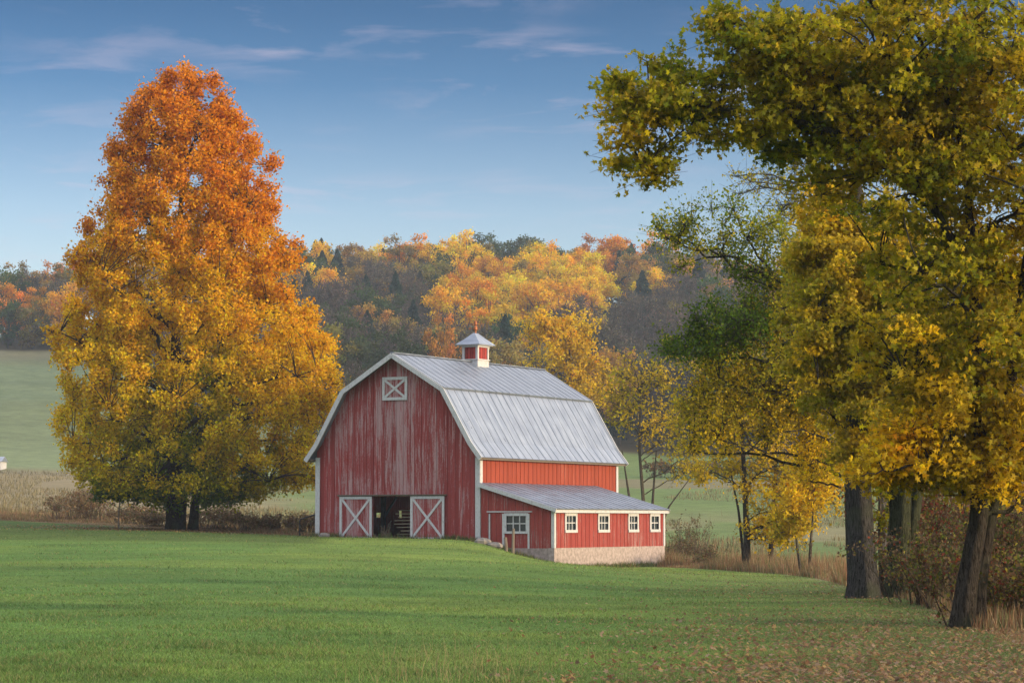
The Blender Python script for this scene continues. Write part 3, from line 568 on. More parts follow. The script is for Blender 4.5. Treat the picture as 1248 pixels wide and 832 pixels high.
# ------------------------------------------------------------------ the big left maple
def left_maple():
    rg = np.random.default_rng(11); D = 150.; b = at(212, D); t = empty('maple_tree', b); tag(t, 'tall maple turning from green below to red-orange on top, left of the barn', 'tree')
    yy = np.array([84, 100, 125, 150, 200, 250, 300, 350, 400, 450, 500, 550, 590, 615, 632]); lf = np.array([196, 176, 150, 137, 118, 98, 84, 72, 54, 48, 62, 68, 92, 130, 190]); rt = np.array([262, 272, 290, 308, 338, 345, 362, 372, 412, 416, 414, 400, 386, 350, 270])
    zz = CAMZ + (HOR - yy) * D / F - b[2]; cxm = ((lf + rt) / 2 - 212) * D / F; rr = (rt - lf) / 2 * D / F
    zs, cs_, rs = zz[::-1], cxm[::-1], rr[::-1]
    n = 1250; Zc = []; w_ = rs / rs.max()
    zc_ = rg.random(20000) * (zs[-1] - zs[0]) + zs[0]; keep = rg.random(20000) < np.interp(zc_, zs, rs) / rs.max() ; zc_ = zc_[keep][:n]
    cr = .55 + .45 * rg.random(n); th = rg.random(n) * 2 * math.pi; q = rg.random(n) ** .36; lob = 1 + .03 * np.sin(th * 3 + zc_ * .9) + .04 * np.sin(th * 5 - zc_ * 1.7)
    Rz = np.maximum(np.interp(zc_, zs, rs) - .30, .2) * lob
    C = np.stack([np.interp(zc_, zs, cs_) + np.cos(th) * Rz * q, np.sin(th) * Rz * q * .95, zc_], 1)
    zlow = 1.4 + 1.8 * (np.hypot(C[:, 0] - 0.6, C[:, 1]) / 8) ; C[:, 2] = np.maximum(C[:, 2], zlow)
    wd = Wood(); stem = [(0, 0, -.3), (0, 0, 2), (.1, .1, 8), (.05, 0, 15), (.4, .1, 22), (.7, 0, 27)]
    wd.trunk(stem, [.48, .44, .36, .24, .12, .03], sd=3)
    wd.trunk([(1.15, .5, -.3), (1.25, .5, 1.5), (1.7, .6, 5), (2.6, .9, 10), (3.2, 1, 16)], [.30, .26, .22, .15, .04], sd=5); wd.trunk([(.52, .2, -.3), (.6, .25, 2), (.35, .2, 5)], [.22, .2, .12], sd=7)
    S, E = grow(wd, stem, C, cr, rg, limbs=46, rlimb=.17, twigs=12, tw_r=.02, attach=.62, up=.12)
    nl = 250000; P, k = spray(S, E, nl, rg, .21); ci = k // 12
    H = (P[:, 2] - zs[0]) / (zs[-1] - zs[0]); rel = np.hypot(P[:, 0] - np.interp(P[:, 2], zs, cs_), P[:, 1]) / np.interp(P[:, 2], zs, rs)
    cn = rg.normal(0, 1, n)[ci]; tcol = .035 + H * 1.0 + (rel - .55) * .55 * (1 - H * .7) + cn * .07 + rg.normal(0, .05, nl) + np.where(P[:, 0] > 4, .06, 0)
    tcol = np.minimum(tcol, 1.05); col = pal([(.15, .25, .012), (.27, .33, .012), (.50, .44, .01), (.72, .52, .01), (.80, .52, .01), (.78, .46, .01), GOLD, (.79, .36, .008), ORANGE, (.74, .27, .008), (.62, .20, .008)], tcol * .92); col = col * (1 + rg.normal(0, .26, (nl, 1)))
    wd.build('trunk', t, (.075, .06, .05)); leaf_obj('crown', P, .15 + .09 * rg.random(nl), np.clip(col, .005, .9), QUAD, t, rg)
left_maple()

# ------------------------------------------------------------------ trees from volumes: (px, py, half width px, half height px, half depth m, clumps)
def gcurve(P):
    P = np.array(P); t = np.linspace(0, len(P) - 1, (len(P) - 1) * 5 + 1); Q = np.stack([np.interp(t, np.arange(len(P)), P[:, i]) for i in range(3)], 1)
    for _ in range(2): Q[1:-1] = (Q[:-2] + 2 * Q[1:-1] + Q[2:]) / 4
    Q[1:-1] += np.random.default_rng(len(P)).normal(0, .02, Q[1:-1].shape); return Q
def blob_tree(name, label, cat, base_px, D, blobs, stems, leaf, nl, shape, cmap, seed, crad=(.35, .7), limbs=18, rlimb=.09, twigs=8, tw_r=.007, attach=.4, up=.2, group=None, barkc=(.10, .085, .07), spread=.07, dz=0., droop=.35, guides=(), flat=1.):
    rg = np.random.default_rng(seed); b = at(base_px, D); t = empty(name, b); tag(t, label, cat, group); C = []; bi = []
    for i, (px, py, hw, hh, hd, n) in enumerate(blobs):
        c = P3(px, py, D + (0 if len(blobs[i]) < 7 else 0)) - b; u = unit(rg.normal(size=(n, 3))) * (rg.random((n, 1)) ** .38); s = D / F
        C.append(c + u * np.array([hw * s, hd, hh * s])); bi += [i] * n
    C = np.concatenate(C); bi = np.array(bi); cr = crad[0] + (crad[1] - crad[0]) * rg.random(len(C))
    wd = Wood()
    for st, rad in stems: wd.trunk([(p[0], p[1], p[2]) for p in st], rad, sd=seed + len(st), k=20 if rad[0] > .15 else 9)
    S, E = grow(wd, np.array(stems[0][0], float), C, cr, rg, limbs, rlimb, twigs, tw_r, attach, up, guides=[(gcurve([P3(*q) - b for q in g_[0]]), g_[1], g_[2]) for g_ in guides], flat=flat)
    P, k = spray(S, E, nl, rg, spread); ci = k // twigs; col = cmap(P + b, bi[ci], rg.normal(0, 1, len(C))[ci], rg, nl)
    wd.build('trunk', t, barkc); leaf_obj('crown', P, leaf * (.7 + .6 * rg.random(nl)), np.clip(col, .004, .9), shape, t, rg, droop); return t
def cm(base, amp=.14, palette=(GREEN, OLIVE, YGREEN, (.42, .30, .018), YELLOW, GOLD, ORANGE), jit=.2, leafj=.07):
    base = np.array(base, float)
    def f(P, bi, cn, rg, n):
        n3 = vnoise(P[:, 0] * 1.0 + P[:, 1] * .6, P[:, 2], 1.1, 4) - .5
        return pal(palette, base[bi] + cn * amp * .5 + n3 * amp * 1.6 + rg.normal(0, leafj, n)) * (1 + rg.normal(0, jit, (n, 1)))
    return f
s40 = 40 / F
# nearest, leaning twin-stem maple whose crown fills the upper right
near_blobs = [(785, 120, 52, 46, .8, 19), (792, 185, 26, 26, .5, 7), (765, 150, 22, 30, .4, 7), (845, 110, 50, 42, 1., 20), (880, 20, 18, 20, .5, 6), (925, 55, 60, 60, 1.3, 38), (950, 150, 62, 45, 1.3, 30), (1030, 60, 95, 75, 1.8, 56), (1150, 40, 95, 70, 2.2, 54), (1230, 130, 60, 120, 2.2, 60), (1060, 150, 90, 60, 1.6, 50),
              (1150, 190, 70, 70, 1.8, 50), (1235, 300, 50, 110, 2, 36), (1170, 300, 50, 55, 1.5, 22), (1200, 420, 60, 70, 1.6, 40), (1120, 560, 72, 34, 1.0, 34), (1072, 572, 40, 17, .9, 16), (1105, 535, 40, 18, .9, 10), (1190, 580, 52, 30, 1.1, 28), (1235, 540, 40, 60, 1.2, 30), (1150, 500, 60, 30, 1.1, 18),
              (1330, 200, 70, 220, 2.4, 60), (1330, 480, 60, 120, 2, 30), (1100, -60, 200, 60, 2.5, 40), (1080, 240, 60, 50, 1.6, 12), (1120, 320, 60, 60, 1.6, 18), (1020, 200, 45, 40, 1.2, 18), (980, 90, 60, 60, 1.4, 30), (1130, 110, 80, 60, 2, 40), (1090, 420, 50, 50, 1.4, 22), (1180, 500, 70, 60, 1.6, 30), (752, 188, 12, 12, .3, 2), (757, 97, 10, 14, .3, 2), (812, 76, 24, 12, .4, 3), (800, 210, 14, 12, .3, 2), (870, 152, 34, 30, .8, 7)]
nb = [.34, .30, .36, .30, .34, .38, .32, .32, .32, .36, .38, .30, .44, .40, .48, .60, .62, .6, .60, .55, .5, .30, .45, .26, .42, .44, .48, .32, .30, .48, .58, .34, .3, .3, .36, .3]
blob_tree('maple_tree', 'nearest tree, a leaning twin-stemmed maple with olive crown filling the upper right', 'tree', 1170, 40., near_blobs,
    [([(-.04, 0, -.2), (.10, 0, .8), (.30, 0, 1.8), (.38, .1, 3), (.3, 0, 5.2), (.1, 0, 8.4)], [.19, .17, .15, .14, .10, .03]), ([(.26, .25, -.2), (.34, .25, .8), (.55, .25, 1.9), (.9, .3, 4.0), (1.3, .3, 7)], [.13, .115, .105, .09, .03])],
    .098, 96000, MAPLE, cm(nb, .16), 21, (.36, .78), limbs=30, rlimb=.075, twigs=9, tw_r=.006, attach=.35, up=.12, spread=.06, flat=.28, barkc=(.07, .06, .05),
    guides=[([(1190, 330, 40), (1120, 215, 39.8), (1040, 160, 39.6), (960, 140, 39.5), (880, 128, 39.6), (820, 120, 39.8), (765, 128, 40)], .075, .012), ([(880, 128, 39.6), (840, 150, 39.5), (800, 185, 39.7), (782, 200, 39.8)], .018, .006), ([(1120, 215, 39.8), (1030, 100, 39.6), (950, 55, 39.5), (890, 15, 39.8)], .05, .012), ([(1185, 200, 40), (1150, 90, 39.4), (1190, 20, 39.2), (1240, -20, 39)], .06, .02), ([(1195, 560, 40), (1150, 560, 39.3), (1090, 570, 39), (1050, 580, 39)], .04, .008)])
# second tree, grey straight trunk
b56 = [(1010, 330, 50, 60, 2, 26), (1090, 300, 70, 60, 2, 28), (1060, 400, 90, 60, 2.4, 46), (1000, 450, 40, 50, 1.8, 18), (1130, 440, 70, 60, 2.4, 36), (1060, 490, 75, 38, 2, 24), (1010, 250, 36, 40, 1.4, 12), (1200, 380, 70, 80, 2.4, 30), (1050, 340, 80, 90, 2.4, 50), (1010, 400, 50, 60, 2, 26), (1060, 540, 40, 26, 1.2, 16)]
blob_tree('maple_tree', 'thick straight grey-barked maple, leftmost of the big trunks right of the barn', 'tree', 1052, 56., b56,
    [([(0, 0, -.2), (-.06, 0, 1.4), (-.12, 0, 2.6), (-.15, 0, 5), (-.1, .1, 8), (0, 0, 11)], [.34, .30, .28, .23, .14, .03])],
    .098, 78000, MAPLE, cm([.42, .46, .44, .48, .44, .50, .56, .46, .46, .46, .56], .16), 22, (.4, .8), limbs=20, rlimb=.09, tw_r=.008, attach=.5, spread=.08, flat=.3, barkc=(.072, .068, .066))
blob_tree('ivy_clad_tree', 'dark ivy-wrapped forked tree between the grey trunk and the leaning pair', 'tree', 1096, 57., [(1100, 560, 34, 30, .8, 12), (1110, 470, 60, 50, 2, 20), (1090, 380, 70, 60, 2, 22), (1135, 530, 30, 30, 1, 8)],
    [([(0, 0, -.2), (0, 0, 1.5), (.08, 0, 2.8), (.0, .1, 4.6), (.1, 0, 8)], [.34, .27, .22, .16, .03]), ([(.12, -.05, -.2), (.22, 0, 1.3), (.42, 0, 2.7), (.8, 0, 4.4)], [.2, .18, .15, .05]), ([(-.12, -.05, -.2), (-.1, 0, 1.8), (-.35, 0, 3.6)], [.17, .14, .05])],
    .11, 16000, MAPLE, cm([.08, .28, .3, .12], .12), 23, (.35, .7), limbs=12, rlimb=.07, attach=.4, barkc=(.07, .075, .045))
# fine-twigged green tree reaching left
fine = [(870, 290, 75, 42, 1.8, 18), (835, 268, 50, 24, 1.2, 8), (930, 300, 50, 50, 1.6, 12), (900, 400, 62, 34, 1.7, 34), (850, 425, 40, 22, 1.1, 14), (960, 400, 50, 60, 1.8, 30), (890, 480, 60, 28, 1.6, 22), (960, 500, 60, 45, 1.8, 30), (1000, 560, 45, 30, 1.5, 16), (940, 345, 60, 20, 1.5, 10), (870, 520, 50, 40, 1.6, 20), (1000, 470, 50, 50, 1.8, 26), (925, 440, 70, 40, 2, 26), (985, 330, 40, 50, 1.6, 16)]
blob_tree('hawthorn_tree', 'fine-twigged hawthorn with small green leaves reaching left over the field', 'tree', 1037, 66., fine,
    [([(0, 0, -.2), (-.08, 0, 1.4), (-.1, .1, 3), (-.5, 0, 5), (-1.2, 0, 7), (-1.8, 0, 8.2)], [.11, .10, .09, .09, .06, .02])],
    .085, 38000, QUAD, cm([.14, .16, .18, .05, .08, .36, .46, .46, .54, .14, .5, .4, .36, .34], .14), 24, (.45, .95), limbs=26, rlimb=.07, twigs=20, tw_r=.006, attach=.2, up=.14, spread=.10, barkc=(.07, .065, .055))
# bare branches above
blob_tree('bare_tree', 'leafless grey tree whose bare twigs show between the hawthorn and the maple', 'tree', 1075, 72., [(950, 225, 60, 34, 1.4, 22), (1000, 240, 50, 40, 1.5, 14), (1060, 220, 50, 60, 2, 14), (1100, 200, 30, 60, 2, 10), (960, 270, 40, 25, 1.2, 8)],
    [([(0, 0, -.2), (.02, 0, 3), (0, 0, 7), (.15, 0, 10), (.3, 0, 12.5)], [.12, .11, .09, .06, .02])], .10, 1800, QUAD, cm([.4] * 5, .1), 25, (.5, 1.0), limbs=18, rlimb=.06, twigs=12, tw_r=.008, attach=.35, barkc=(.13, .12, .11))
# sapling between trunks
blob_tree('young_tree', 'slender young tree standing between the two thickest grey trunks', 'tree', 1073, 60., [(1075, 600, 26, 40, .7, 10)], [([(0, 0, -.1), (-.05, 0, 1.3), (-.02, 0, 2.7), (0, 0, 4)], [.06, .05, .04, .015])], .09, 1300, QUAD, cm([.3], .12), 26, (.25, .45), limbs=6, rlimb=.02)
# yellow trees in the tall grass right of the barn
blob_tree('yellow_tree', 'thin dark-stemmed tree with sparse golden leaves in the tall grass right of the barn', 'tree', 910, 122., [(880, 500, 62, 42, 2.2, 34), (930, 570, 50, 42, 2, 32), (860, 570, 40, 26, 1.8, 10), (980, 600, 48, 42, 2, 34), (900, 440, 50, 34, 2, 18), (940, 640, 40, 22, 1.6, 22), (960, 500, 60, 50, 2.2, 24)],
    [([(0, 0, -.2), (-.05, 0, 2), (-.15, 0, 5), (-.3, 0, 8), (-.3, 0, 10)], [.19, .15, .11, .07, .02]), ([(1.1, .4, -.2), (1.3, .5, 2), (1.5, .6, 5), (1.6, .6, 7.5)], [.13, .11, .08, .02]), ([(-.1, .3, -.2), (-.4, .3, 3), (-.9, .3, 5.5)], [.08, .06, .02])],
    .17, 13500, QUAD, cm([.48, .60, .5, .62, .45, .60, .50], .14), 27, (.6, 1.1), limbs=22, rlimb=.07, twigs=11, tw_r=.011, attach=.4, spread=.14, barkc=(.06, .05, .045))
blob_tree('yellow_tree', 'multi-stemmed nearly bare tree with yellow leaves just behind the right end of the barn', 'tree', 786, 172., [(780, 470, 40, 40, 2.2, 24), (815, 520, 38, 32, 2, 22), (755, 500, 26, 34, 1.8, 12), (820, 445, 40, 34, 2, 16), (835, 560, 26, 22, 1.5, 8)],
    [([(0, 0, -.2), (-.1, 0, 3), (-.4, 0, 7), (-.3, 0, 11)], [.17, .13, .09, .03]), ([(.3, .2, -.2), (.5, .2, 3), (.8, .2, 7)], [.14, .10, .03]), ([(-.4, 0, -.2), (-1., 0, 3), (-1.6, 0, 7)], [.13, .10, .03]), ([(.5, .2, -.2), (1.6, .2, 3), (3.4, .2, 5.4)], [.10, .07, .03])],
    .22, 3400, QUAD, cm([.5, .52, .45, .4, .5], .12), 28, (.8, 1.4), limbs=18, rlimb=.07, twigs=14, tw_r=.014, attach=.5, spread=.2, barkc=(.09, .075, .06))
blob_tree('yellow_tree', 'short bushy golden tree between the thin dark tree and the grey trunk', 'tree', 985, 100., [(985, 600, 38, 34, 1.5, 28), (1000, 560, 30, 22, 1.2, 12), (960, 640, 28, 16, 1, 10)], [([(0, 0, -.1), (.05, 0, 1.2), (.2, 0, 3)], [.08, .06, .02]), ([(-.3, 0, -.1), (-.5, 0, 1.2), (-.6, 0, 2.6)], [.06, .05, .02])], .15, 6500, QUAD, cm([.66, .6, .55], .12), 29, (.5, .9), limbs=10, rlimb=.04, twigs=10, tw_r=.009, spread=.12)
blob_tree('golden_tree', 'thinning golden-leaved tree rising behind the right half of the barn roof', 'tree', 692, 300., [(690, 430, 40, 44, 3.5, 40), (660, 400, 30, 26, 3, 16), (722, 455, 24, 34, 2.5, 14), (700, 480, 34, 30, 3, 14)],
    [([(0, 0, -.3), (.1, 0, 8), (.2, 0, 15), (.3, 0, 22)], [.35, .28, .18, .04])], .38, 9500, QUAD, cm([.68, .72, .6, .6], .1), 30, (1.2, 2.2), limbs=18, rlimb=.14, twigs=9, tw_r=.03, attach=.6, spread=.3)
# ------------------------------------------------------------------ shrubs and brush
def shrub(name, label, cat, px, d, w_, h_, nst, nl, leaf, colf, seed, group=None, barkc=(.13, .10, .08), lean=.9):
    rg = np.random.default_rng(seed); b = at(px, d); t = empty(name, b); tag(t, label, cat, group); wd = Wood()
    S = np.stack([rg.normal(0, w_ * .3, nst), rg.normal(0, w_ * .3, nst), np.full(nst, -.05)], 1); E = S * (1.0 + lean * rg.random((nst, 1))) + np.stack([rg.normal(0, w_ * .15, nst), rg.normal(0, w_ * .15, nst), h_ * (.5 + .55 * rg.random(nst))], 1); Mi = (S + E) / 2 + rg.normal(0, .06 * h_, S.shape) * (1, 1, 0)
    wd.many(S, Mi, .012 + .006 * h_, .010, 3); wd.many(Mi, E, .010, .004, 3)
    k = rg.integers(0, nst, nst * 4); f = rg.random((nst * 4, 1)); A = Mi[k] * (1 - f) + E[k] * f; B = A + unit(rg.normal(size=A.shape) + (0, 0, .5)) * (h_ * .22 * (.4 + rg.random((len(A), 1)))); wd.many(A, B, .006, .003, 3)
    P, kk = spray(A, B, nl, rg, .06 * h_ ** .5); P[:, 2] = np.maximum(P[:, 2], .05); wd.build('stems', t, barkc); leaf_obj('foliage', P, leaf * (.6 + .8 * rg.random(nl)), np.clip(colf(rg, nl), .004, .9), QUAD, t, rg, 0); return t
def mixcol(cs, p=None): return lambda rg, n: np.array(cs)[rg.choice(len(cs), n, p=p)] * (1 + rg.normal(0, .22, (n, 1)))
RED, DRY, BRN, TAN = (.23, .055, .03), (.20, .13, .065), (.12, .07, .035), (.30, .23, .13)
shrub('red_shrub', 'russet-leaved shrub between the ivy-wrapped tree and the leaning pair', 'shrub', 1143, 62, 2.2, 3.4, 60, 9000, .085, mixcol([RED, BRN, (.10, .12, .02), (.28, .16, .03)], [.42, .25, .2, .13]), 41)
for i, (px, d, w_, h_, lb) in enumerate([(1125, 60, 1.2, 1.0, 'low brown brush at the foot of the ivy-wrapped tree'), (1150, 52, 1.6, 1.5, 'brown thicket behind the foot of the leaning maple'), (1215, 50, 1.8, 2.8, 'tall brown-green thicket right of the leaning maple'),
        (1238, 41, 1.4, 1.3, 'low rusty brush right of the leaning maple at the frame edge'), (1262, 46, 1.8, 2.4, 'green-brown thicket half out of the frame on the right'), (1200, 60, 2.4, 2.6, 'far green thicket seen between the leaning maple and the frame edge')]):
    shrub('thicket', lb, 'shrub', px, d, w_, h_, 55, 5200, .07, mixcol([BRN, DRY, (.09, .11, .02), RED, (.22, .19, .03)], [.33, .2, .24, .08, .15]), 50 + i, 'brush under the trees on the right')
for i, (px, d, w_, h_, lb) in enumerate([(828, 150, 1.8, 1.8, 'wispy grey bush touching the right end of the shed'), (845, 166, 2.2, 2.6, 'thin twiggy bush in the field behind the shed'), (862, 140, 1.4, 1.2, 'small brown bush right of the shed in the dry grass')]):
    shrub('bush', lb, 'shrub', px, d, w_, h_, 50, 900, .10, mixcol([DRY, BRN, (.12, .13, .04)]), 60 + i, 'bushes right of the shed', lean=.5)
for i, (px, d, w_, h_, lb) in enumerate([(85, 170, 2.6, 2.3, 'twiggy brown bush left of the small green sapling'), (115, 172, 2.4, 2.9, 'taller twiggy bush behind the small green sapling'), (165, 166, 2.6, 1.6, 'low brown bush right of the sapling'), (262, 158, 2.2, 1.7, 'brown bush just right of the big maple trunks'), (300, 155, 2.4, 1.5, 'brown bush midway between maple and barn'), (335, 152, 2.0, 1.2, 'low brown bush nearer the barn corner'), (372, 156, 1.8, 1.5, 'olive bush beside the left corner of the barn'), (190, 160, 1.6, 1.3, 'brown bush behind the big maple trunk')]):
    shrub('bush', lb, 'shrub', px, d, w_, h_ * .85, 80, 2200, .12, mixcol([(.27, .19, .10), (.17, .10, .055), (.24, .14, .07), (.14, .15, .05)], [.4, .25, .2, .15]), 70 + i, 'dead brush under the big maple', lean=.6)
blob_tree('sapling', 'small deep-green sapling with a thin pale stem left of the big maple trunk', 'tree', 146, 148., [(150, 598, 28, 8, 1, 14), (178, 600, 24, 9, 1, 10), (128, 604, 14, 6, .6, 5)], [([(0, 0, -.1), (0, 0, 1.2), (.1, 0, 2.3)], [.045, .04, .02])], .17, 3000, QUAD, cm([.02, .08, .0], .05), 31, (.4, .7), limbs=8, rlimb=.03, barkc=(.22, .2, .18))
# ------------------------------------------------------------------ tall dry grass, lawn blades, fallen leaves
def blades(name, XY, h, wd, cols, rg, lean=.35, kind='stuff'):
    n = len(XY); z = gz(XY[:, 0], XY[:, 1]); B = np.stack([XY[:, 0], XY[:, 1], z - .01], 1); a = rg.random(n) * 2 * math.pi; s = np.stack([np.cos(a), np.sin(a), 0 * a], 1) * np.reshape(wd, (-1, 1)) / 2
    ln = rg.normal(0, lean, (n, 3)) * np.reshape(h, (-1, 1)); ln[:, 2] = 0; T = B + ln + np.stack([0 * h, 0 * h, h], 1)
    V = np.stack([B - s, B + s, T], 1).reshape(-1, 3); o = link(name, np_mesh(name, V, np.full(n, 3), np.arange(3 * n), np.repeat(cols, 3, 0), [M_blade])); tag(o, kind=kind); return o
def in_barn(x, y, m=.1):
    u, v = barn_local(x, y); return ((u > -BW - m) & (u < m) & (v > -m) & (v < BL + m)) | ((u > -.1) & (u < LW + m) & (v > -m) & (v < LL + m))
rg = np.random.default_rng(99)
n = 560000; u = rg.random(n); a_, b_ = 1 / 21.5 ** 1.6, 1 / 150. ** 1.6; d = (a_ + (b_ - a_) * u) ** (-1 / 1.6); px = rg.uniform(-160, 1400, n); x = (px - 624) * d / F
ok = (d < lawn_edge(px) - 1) & ~in_barn(x, d); x, d, px = x[ok], d[ok], px[ok]; n = len(x)
zc_ = zone(x, d); pn = fbm(x, d, 1.3, 2); dryf = (rg.random(n) < .06 + .10 * sm(.5, .7, pn) + .04 * sm(350, 600, px) * (1 - sm(26, 34, d)) * (1 - sm(700, 850, px)))
cb = zc_ * (1.2 + .42 * rg.normal(size=(n, 1))) * (.55 + .55 * fbm(x, d, .8, 4)[:, None] + .35 * fbm(x, d, 4.5, 1)[:, None]); cb = np.where(dryf[:, None], np.array((.26, .22, .09)) * (.7 + .6 * rg.random((n, 1))), cb)
g = blades('lawn_grass', np.stack([x, d], 1), (.018 + .030 * rg.random(n)) * (1 + .9 * sm(.52, .66, pn)) * (1 + sm(50, 130, d) * .6), .007 + .00016 * d, np.clip(cb, .01, .6), rg, .8); tag(g, 'short mown green grass', 'grass')
# a few tall seed stalks in the foreground
n = 350; px = rg.normal(560, 75, n); d = 24 + 8 * rg.random(n) ** 1.5; x = (px - 624) * d / F
g = blades('seed_stalks', np.stack([x, d], 1), .10 + .22 * rg.random(n), np.full(n, .005), np.array((.33, .25, .13)) * (.7 + .5 * rg.random((n, 1))), rg, .22); tag(g, 'thin tan seed stalks in the lawn', 'grass')
# rough dry grass beyond the lawn
n = 170000; px = rg.uniform(-200, 1700, n); e = lawn_edge(px); dd = rg.exponential(1, n) * np.where(px > 790, 13, 16) - .8 + (vnoise(px, e, 20, 3) - .5) * 3; d = e + dd; x = (px - 624) * d / F
ok = ~in_barn(x, d, .3) & (d < 330) & ((px < 400) | (px > 800)); x, d, px, dd = x[ok], d[ok], px[ok], dd[ok]; n = len(x); pn = fbm(x, d, 5, 1)
hh = (.14 + .85 * sm(.38, .68, pn)) * (.5 + .7 * rg.random(n)) * np.where(px < 400, .36, 1) * np.where(dd < 1.5, .6, 1) * np.where(px > 1030, .5, 1)
cb = np.where((rg.random(n) < .30)[:, None], np.array((.30, .22, .12)), np.where((rg.random(n) < .60)[:, None], np.array((.23, .115, .06)), np.array((.12, .13, .045)))) * (.7 + .6 * rg.random((n, 1)))
g = blades('dry_grass', np.stack([x, d], 1), hh, .018 + .00012 * d, cb, rg, .16); tag(g, 'tall tan and rust dry grass beyond the lawn', 'grass')
n = 60000; px = rg.uniform(-120, 1400, n); d = rg.uniform(165, 330, n); x = (px - 624) * d / F; ok = ~in_barn(x, d, .5) & (fbm(x, d * .4, 16, 3) > .47); x, d = x[ok], d[ok]; n = len(x)
g = blades('meadow_grass', np.stack([x, d], 1), .18 + .38 * rg.random(n), np.full(n, .09), np.array((.21, .18, .09)) * (.6 + .7 * rg.random((n, 1))), rg, .2); tag(g, 'pale uncut meadow grass in the valley', 'grass')
# weeds along the barn walls
n = 9000; t = rg.random(n); side = rg.random(n) < .62; bu = np.where(side, -BW - .3 + t * (BW + LW + .6), LW + .12 + rg.exponential(.18, n)); bv = np.where(side, -.12 - rg.exponential(.22, n), -.2 + t * (LL + .5))
dx = (bu > -9.0) & (bu < -2.2) & side & (rg.random(n) < .8); bu, bv = bu[~dx], bv[~dx]; x = BA[0] + bu * BC + bv * BS; d = BA[1] - bu * BS + bv * BC; n = len(x)
g = blades('wall_weeds', np.stack([x, d], 1), (.08 + .30 * rg.random(n) ** 2) * (.4 + 1.1 * fbm(bu, bv, 1.6, 2)), np.full(n, .035), np.where((rg.random(n) < .3)[:, None], np.array((.24, .19, .09)), np.array((.08, .13, .03))) * (.6 + .7 * rg.random((n, 1))), rg, .35); tag(g, 'weeds and long grass against the barn footing', 'weeds')
# fallen leaves
n = 30000; u = rg.random(n); d = (a_ + (1 / 105. ** 1.6 - a_) * u) ** (-1 / 1.6); px = rg.uniform(560, 1420, n); x = (px - 624) * d / F
ok = (rg.random(n) < sm(640, 1080, px + (fbm(x, d, 4, 1) - .5) * 330) * .95 + .02) & (d < lawn_edge(px) + 4) & ~in_barn(x, d); x, d = x[ok], d[ok]; n = len(x)
x2 = rg.normal(0, 1, 5000) * 5 + at(222, 148)[0]; d2 = 148 + rg.normal(0, 1, 5000) * 4; x = np.concatenate([x, x2]); d = np.concatenate([d, d2]); n = len(x)
C = np.stack([x, d, gz(x, d) + .03 + .03 * rg.random(n)], 1); cl = np.array([(.27, .15, .08), (.20, .10, .05), (.36, .24, .10), (.15, .09, .055), (.32, .22, .15)])[rg.integers(0, 5, n)] * (.7 + .6 * rg.random((n, 1)))
V = []; a = rg.random(n) * 2 * math.pi; uu = np.stack([np.cos(a), np.sin(a), rg.normal(0, .5, n)], 1); vv = np.stack([-np.sin(a), np.cos(a), rg.normal(0, .25, n)], 1); sz = (.032 + .035 * rg.random(n))[:, None, None] * np.where(d > 120, 1.6, 1)[:, None, None]
V = C[:, None, :] + (uu[:, None, :] * MAPLE[None, :, :1] + vv[:, None, :] * MAPLE[None, :, 1:]) * sz
o = link('fallen_leaves', np_mesh('fallen_leaves', V.reshape(-1, 3), np.full(n, 10), np.arange(n * 10), np.repeat(cl, 10, 0), [M_leaf])); tag(o, 'brown and orange fallen leaves strewn on the grass', 'leaves', kind='stuff')

# ------------------------------------------------------------------ wooded hill
def proto_round(seed, bare=False, hgt=17., wid=5.6):
    rg = np.random.default_rng(seed); n = 34; u = unit(rg.normal(size=(n, 3))) * (.35 + .65 * rg.random((n, 1)) ** .5); C = u * (wid * (.85 + .2 * rg.random()), wid, hgt * .36) + (0, 0, hgt * .62)
    m = 1000 if bare else 3600; k = rg.integers(0, n, m); P = C[k] + rg.normal(0, .62 if not bare else .8, (m, 3)) * (1, 1, .8); br = np.exp(rg.normal(0, .14, n))[k] * np.exp(rg.normal(-.04, .22, m)); hue = rg.normal(0, .06, n)[k] + rg.normal(0, .05, m)
    cols = np.stack([br * (1 - hue * .3), br * (1 + hue * 1.5), br], 1)
    V, I, S, c = leaves(P, .34 + .3 * rg.random(m) if not bare else .3 + .2 * rg.random(m), cols, QUAD, rg)
    stem = np.array([(0, 0, -1), (0, 0, hgt * .5), (0, 0, hgt * .9)]); A = np.repeat(np.stack([0 * C[:, 0], 0 * C[:, 1], C[:, 2] * .62], 1), 1, 0)
    V2, I2 = prisms(np.concatenate([stem[:-1], A]), np.concatenate([stem[1:], C]), np.concatenate([[.25, .18], np.full(n, .08)]), np.concatenate([[.18, .05], np.full(n, .04)]), 4)
    if bare:
        T0 = np.repeat(C, 16, 0); T1 = T0 + unit(rg.normal(size=T0.shape) + (0, 0, .6)) * (1.2 + rg.random((len(T0), 1)) * 1.2); V3, I3 = prisms(T0, T1, .07, .03, 3); I2 = np.concatenate([I2, I3 + len(V2)]); V2 = np.concatenate([V2, V3])
    return (V, I, S, c, V2, I2)
